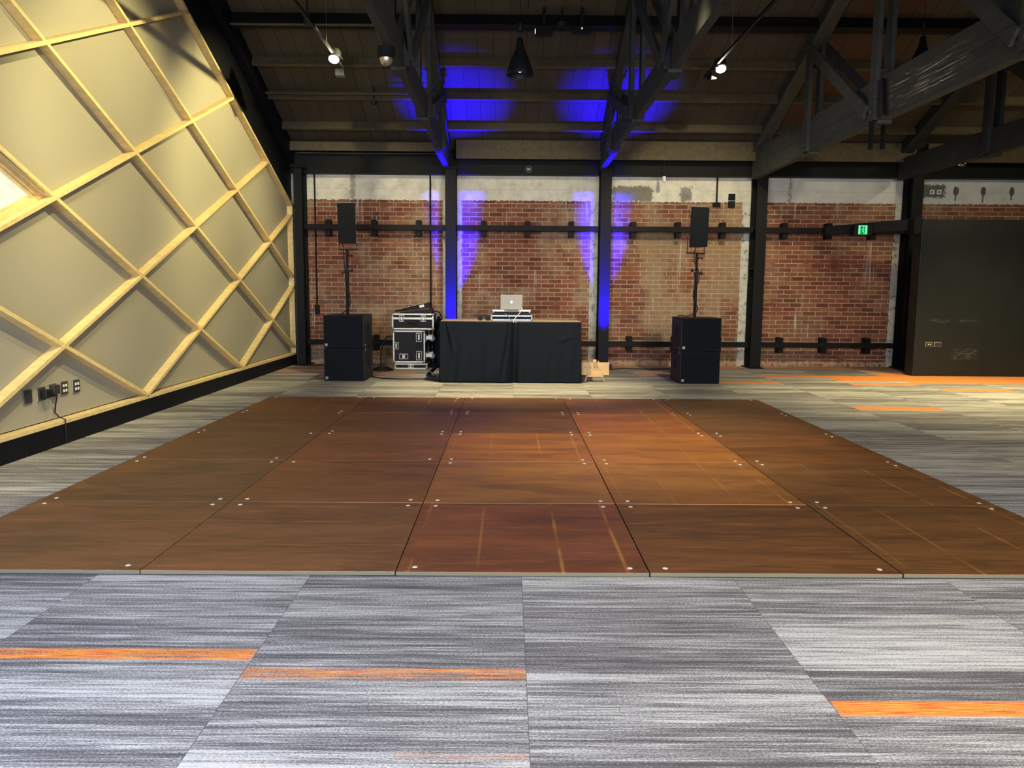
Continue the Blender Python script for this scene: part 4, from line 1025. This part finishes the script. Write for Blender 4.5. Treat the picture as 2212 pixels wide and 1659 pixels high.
# pendants
prof = [(.030, 4.262), (.036, 4.255), (.040, 4.20), (.052, 4.14), (.085, 4.07), (.120, 3.99), (.145, 3.91), (.158, 3.865), (.156, 3.845), (.150, 3.862), (.137, 3.91), (.112, 3.985), (.078, 4.06), (.045, 4.14), (.032, 4.2), (.028, 4.25)]
r = thing('pendant_lamp', (.113, 9.5, 3.85), 'black bell-shaped pendant lamp hanging above the laptop', 'pendant lamp', 'bell-shaped pendant lamps')
MB().lathe(prof, (.113, 9.5, 0), 36).build('shade', M['black'], r, smooth=True)
mb = MB(); bmesh.ops.create_uvsphere(mb.bm, u_segments=14, v_segments=10, radius=.022, matrix=Matrix.Translation((.113, 9.5, 3.90))); mb.build('bulb', M['lamp2'], r, smooth=True)
MB().tube([(.113, 9.5, 4.26), (.113, 9.5, rz(9.5)-.01)], .004, 6).build('cord', M['black'], r)
MB().lathe([(0, 4.40), (.03, 4.34), (.036, 4.37), (.036, 4.42), (0, 4.44)], (.113, 9.5, 0), 14).build('cord_grip', M['black'], r, smooth=True)
pp = onY(1993, 95, 10.6)
r2 = copy_tree(r); r2.location = (pp.x-.0, 10.6, pp.z-.32); r2['label'] = 'black bell-shaped pendant lamp partly hidden behind the scraped truss'
# boxes at the ridge side
def gear(name, u0, v0, u1, v1, Y, label, cat, mat, d=.12):
    a = onY(u0, v0, Y); b = onY(u1, v1, Y); r = thing(name, ((a.x+b.x)/2, Y, b.z), label, cat)
    MB().box(a.x, b.x, Y, Y+d, b.z, a.z).build('housing', M[mat], r, bev=.008)
    MB().box((a.x+b.x)/2-.02, (a.x+b.x)/2+.02, Y+.03, Y+.07, a.z, rz(Y+.05)).build('bracket', M['steel'], r)
    return r, a, b
r, a, b = gear('emergency_light', 1157, 54, 1194, 74, 10.9, 'dark box light with a small bright end, under the wide purlin', 'emergency light', 'beam')
MB().box(a.x-.006, a.x, 10.9, 10.95, b.z+.02, b.z+.07).build('indicator', M['lamp2'], r)
a = onY(1214, 50, 10.9); r = thing('smoke_detector', (a.x, 10.95, a.z), 'dark round detector between the two boxes under the wide purlin', 'detector')
MB().lathe([(0, a.z-.03), (.05, a.z-.025), (.085, a.z+.01), (.085, a.z+.02), (0, a.z+.02)], (a.x, 10.95, 0), 22).build('body', M['black'], r, smooth=True)
MB().tube([(a.x, 10.95, a.z+.02), (a.x, 10.95, rz(10.95))], .01, 8).build('stem', M['black'], r)
r, a, b = gear('sensor_box', 1237, 54, 1278, 70, 10.9, 'dark blue box with a tiny bright light, right of the round detector', 'sensor box', 'navy')
MB().box((a.x+b.x)/2-.008, (a.x+b.x)/2+.004, 10.896, 10.9, (a.z+b.z)/2-.005, (a.z+b.z)/2+.015).build('indicator', M['lamp2'], r)
a = onY(808, 223, 12.5); r = thing('smoke_detector', (a.x, 12.5, a.z), 'small dark round detector on a purlin left of the first truss', 'detector')
MB().lathe([(0, a.z-.03), (.03, a.z-.025), (.05, a.z), (.05, a.z+.02), (0, a.z+.03)], (a.x, 12.5, 0), 18).build('body', M['black'], r, smooth=True); MB().tube([(a.x, 12.5, a.z+.02), (a.x, 12.5, rz(12.5))], .008, 8).build('stem', M['black'], r)
# dome camera on truss A
a = onY(834, 122, 7.3)
r = thing('dome_camera', (a.x, 7.3, a.z), 'dome camera with clear bubble under the left truss chord', 'camera')
MB().lathe([(0, 3.50), (.075, 3.50), (.08, 3.45), (.085, 3.425), (.06, 3.405), (0, 3.405)], (a.x, 7.3, 0), 26).build('housing', M['beam'], r, smooth=True)
MB().lathe([(.058, 3.405), (.056, 3.385), (.045, 3.360), (.025, 3.345), (0.0001, 3.341)], (a.x, 7.3, 0), 24).build('bubble', M['chrome'], r, smooth=True)
a = onY(2079, 355, 12.05)
r = thing('globe_camera', (a.x, 12.05, a.z), 'small glass ball camera under the right-hand truss', 'camera')
mb = MB(); bmesh.ops.create_uvsphere(mb.bm, u_segments=18, v_segments=12, radius=.05, matrix=Matrix.Translation((a.x, 12.05, a.z))); mb.build('bubble', M['glass'], r, smooth=True)
mb = MB(); bmesh.ops.create_uvsphere(mb.bm, u_segments=12, v_segments=8, radius=.02, matrix=Matrix.Translation((a.x, 12.05, a.z))); mb.build('lens', M['chrome'], r, smooth=True)
MB().box(a.x-.04, a.x+.04, 12.01, 12.09, a.z+.045, 3.33).build('mount', M['black'], r, bev=.005)

# ------------------------------------------------------------------ finer pieces hang under the part that carries them
def base_name(o): return o.name.split('.')[0]
def centre(o):
    bb = [Vector(c) for c in o.bound_box]; return sum(bb, Vector())/8
NEST = {'badge': 'grille', 'handle_rim': 'handle_pocket', 'handle_grip': 'handle_pocket', 'castor_fork': 'castor_plate', 'castor_wheel': 'castor_plate',
        'letter': 'board', 'rule_lines': 'board', 'red_line': 'board', 'logo': 'lid', 'screen': 'lid', 'plate_lettering': 'name_plate',
        'bulb': 'shade', 'lens': 'head', 'port': 'insert', 'doorway': 'sign_face', 'running_figure': 'sign_face', 'yoke_knob': 'yoke',
        'handle': 'handle_plate', 'knob': 'desk_body', 'sticker': 'desk_body', 'top_lip': 'cabinet', 'emblem': 'disc', 'rim': 'disc'}
kids = {}
for o in list(COL.objects):
    if o.parent is not None: kids.setdefault(o.parent, []).append(o)
for root, ch in kids.items():
    if root.parent is not None or root.type != 'EMPTY': continue
    for o in ch:
        want = NEST.get(base_name(o))
        if base_name(o) == 'knob' and base_name(root) == 'controller_case': want = 'controller_body'
        if base_name(o) == 'bolt' and base_name(root) == 'wall_rail': want = 'upper_clamp'
        if base_name(o) == 'rim' and base_name(root) != 'round_badge': want = None
        if not want: continue
        cand = [c for c in ch if base_name(c) == want]
        if cand: o.parent = min(cand, key=lambda c: (centre(c)-centre(o)).length)
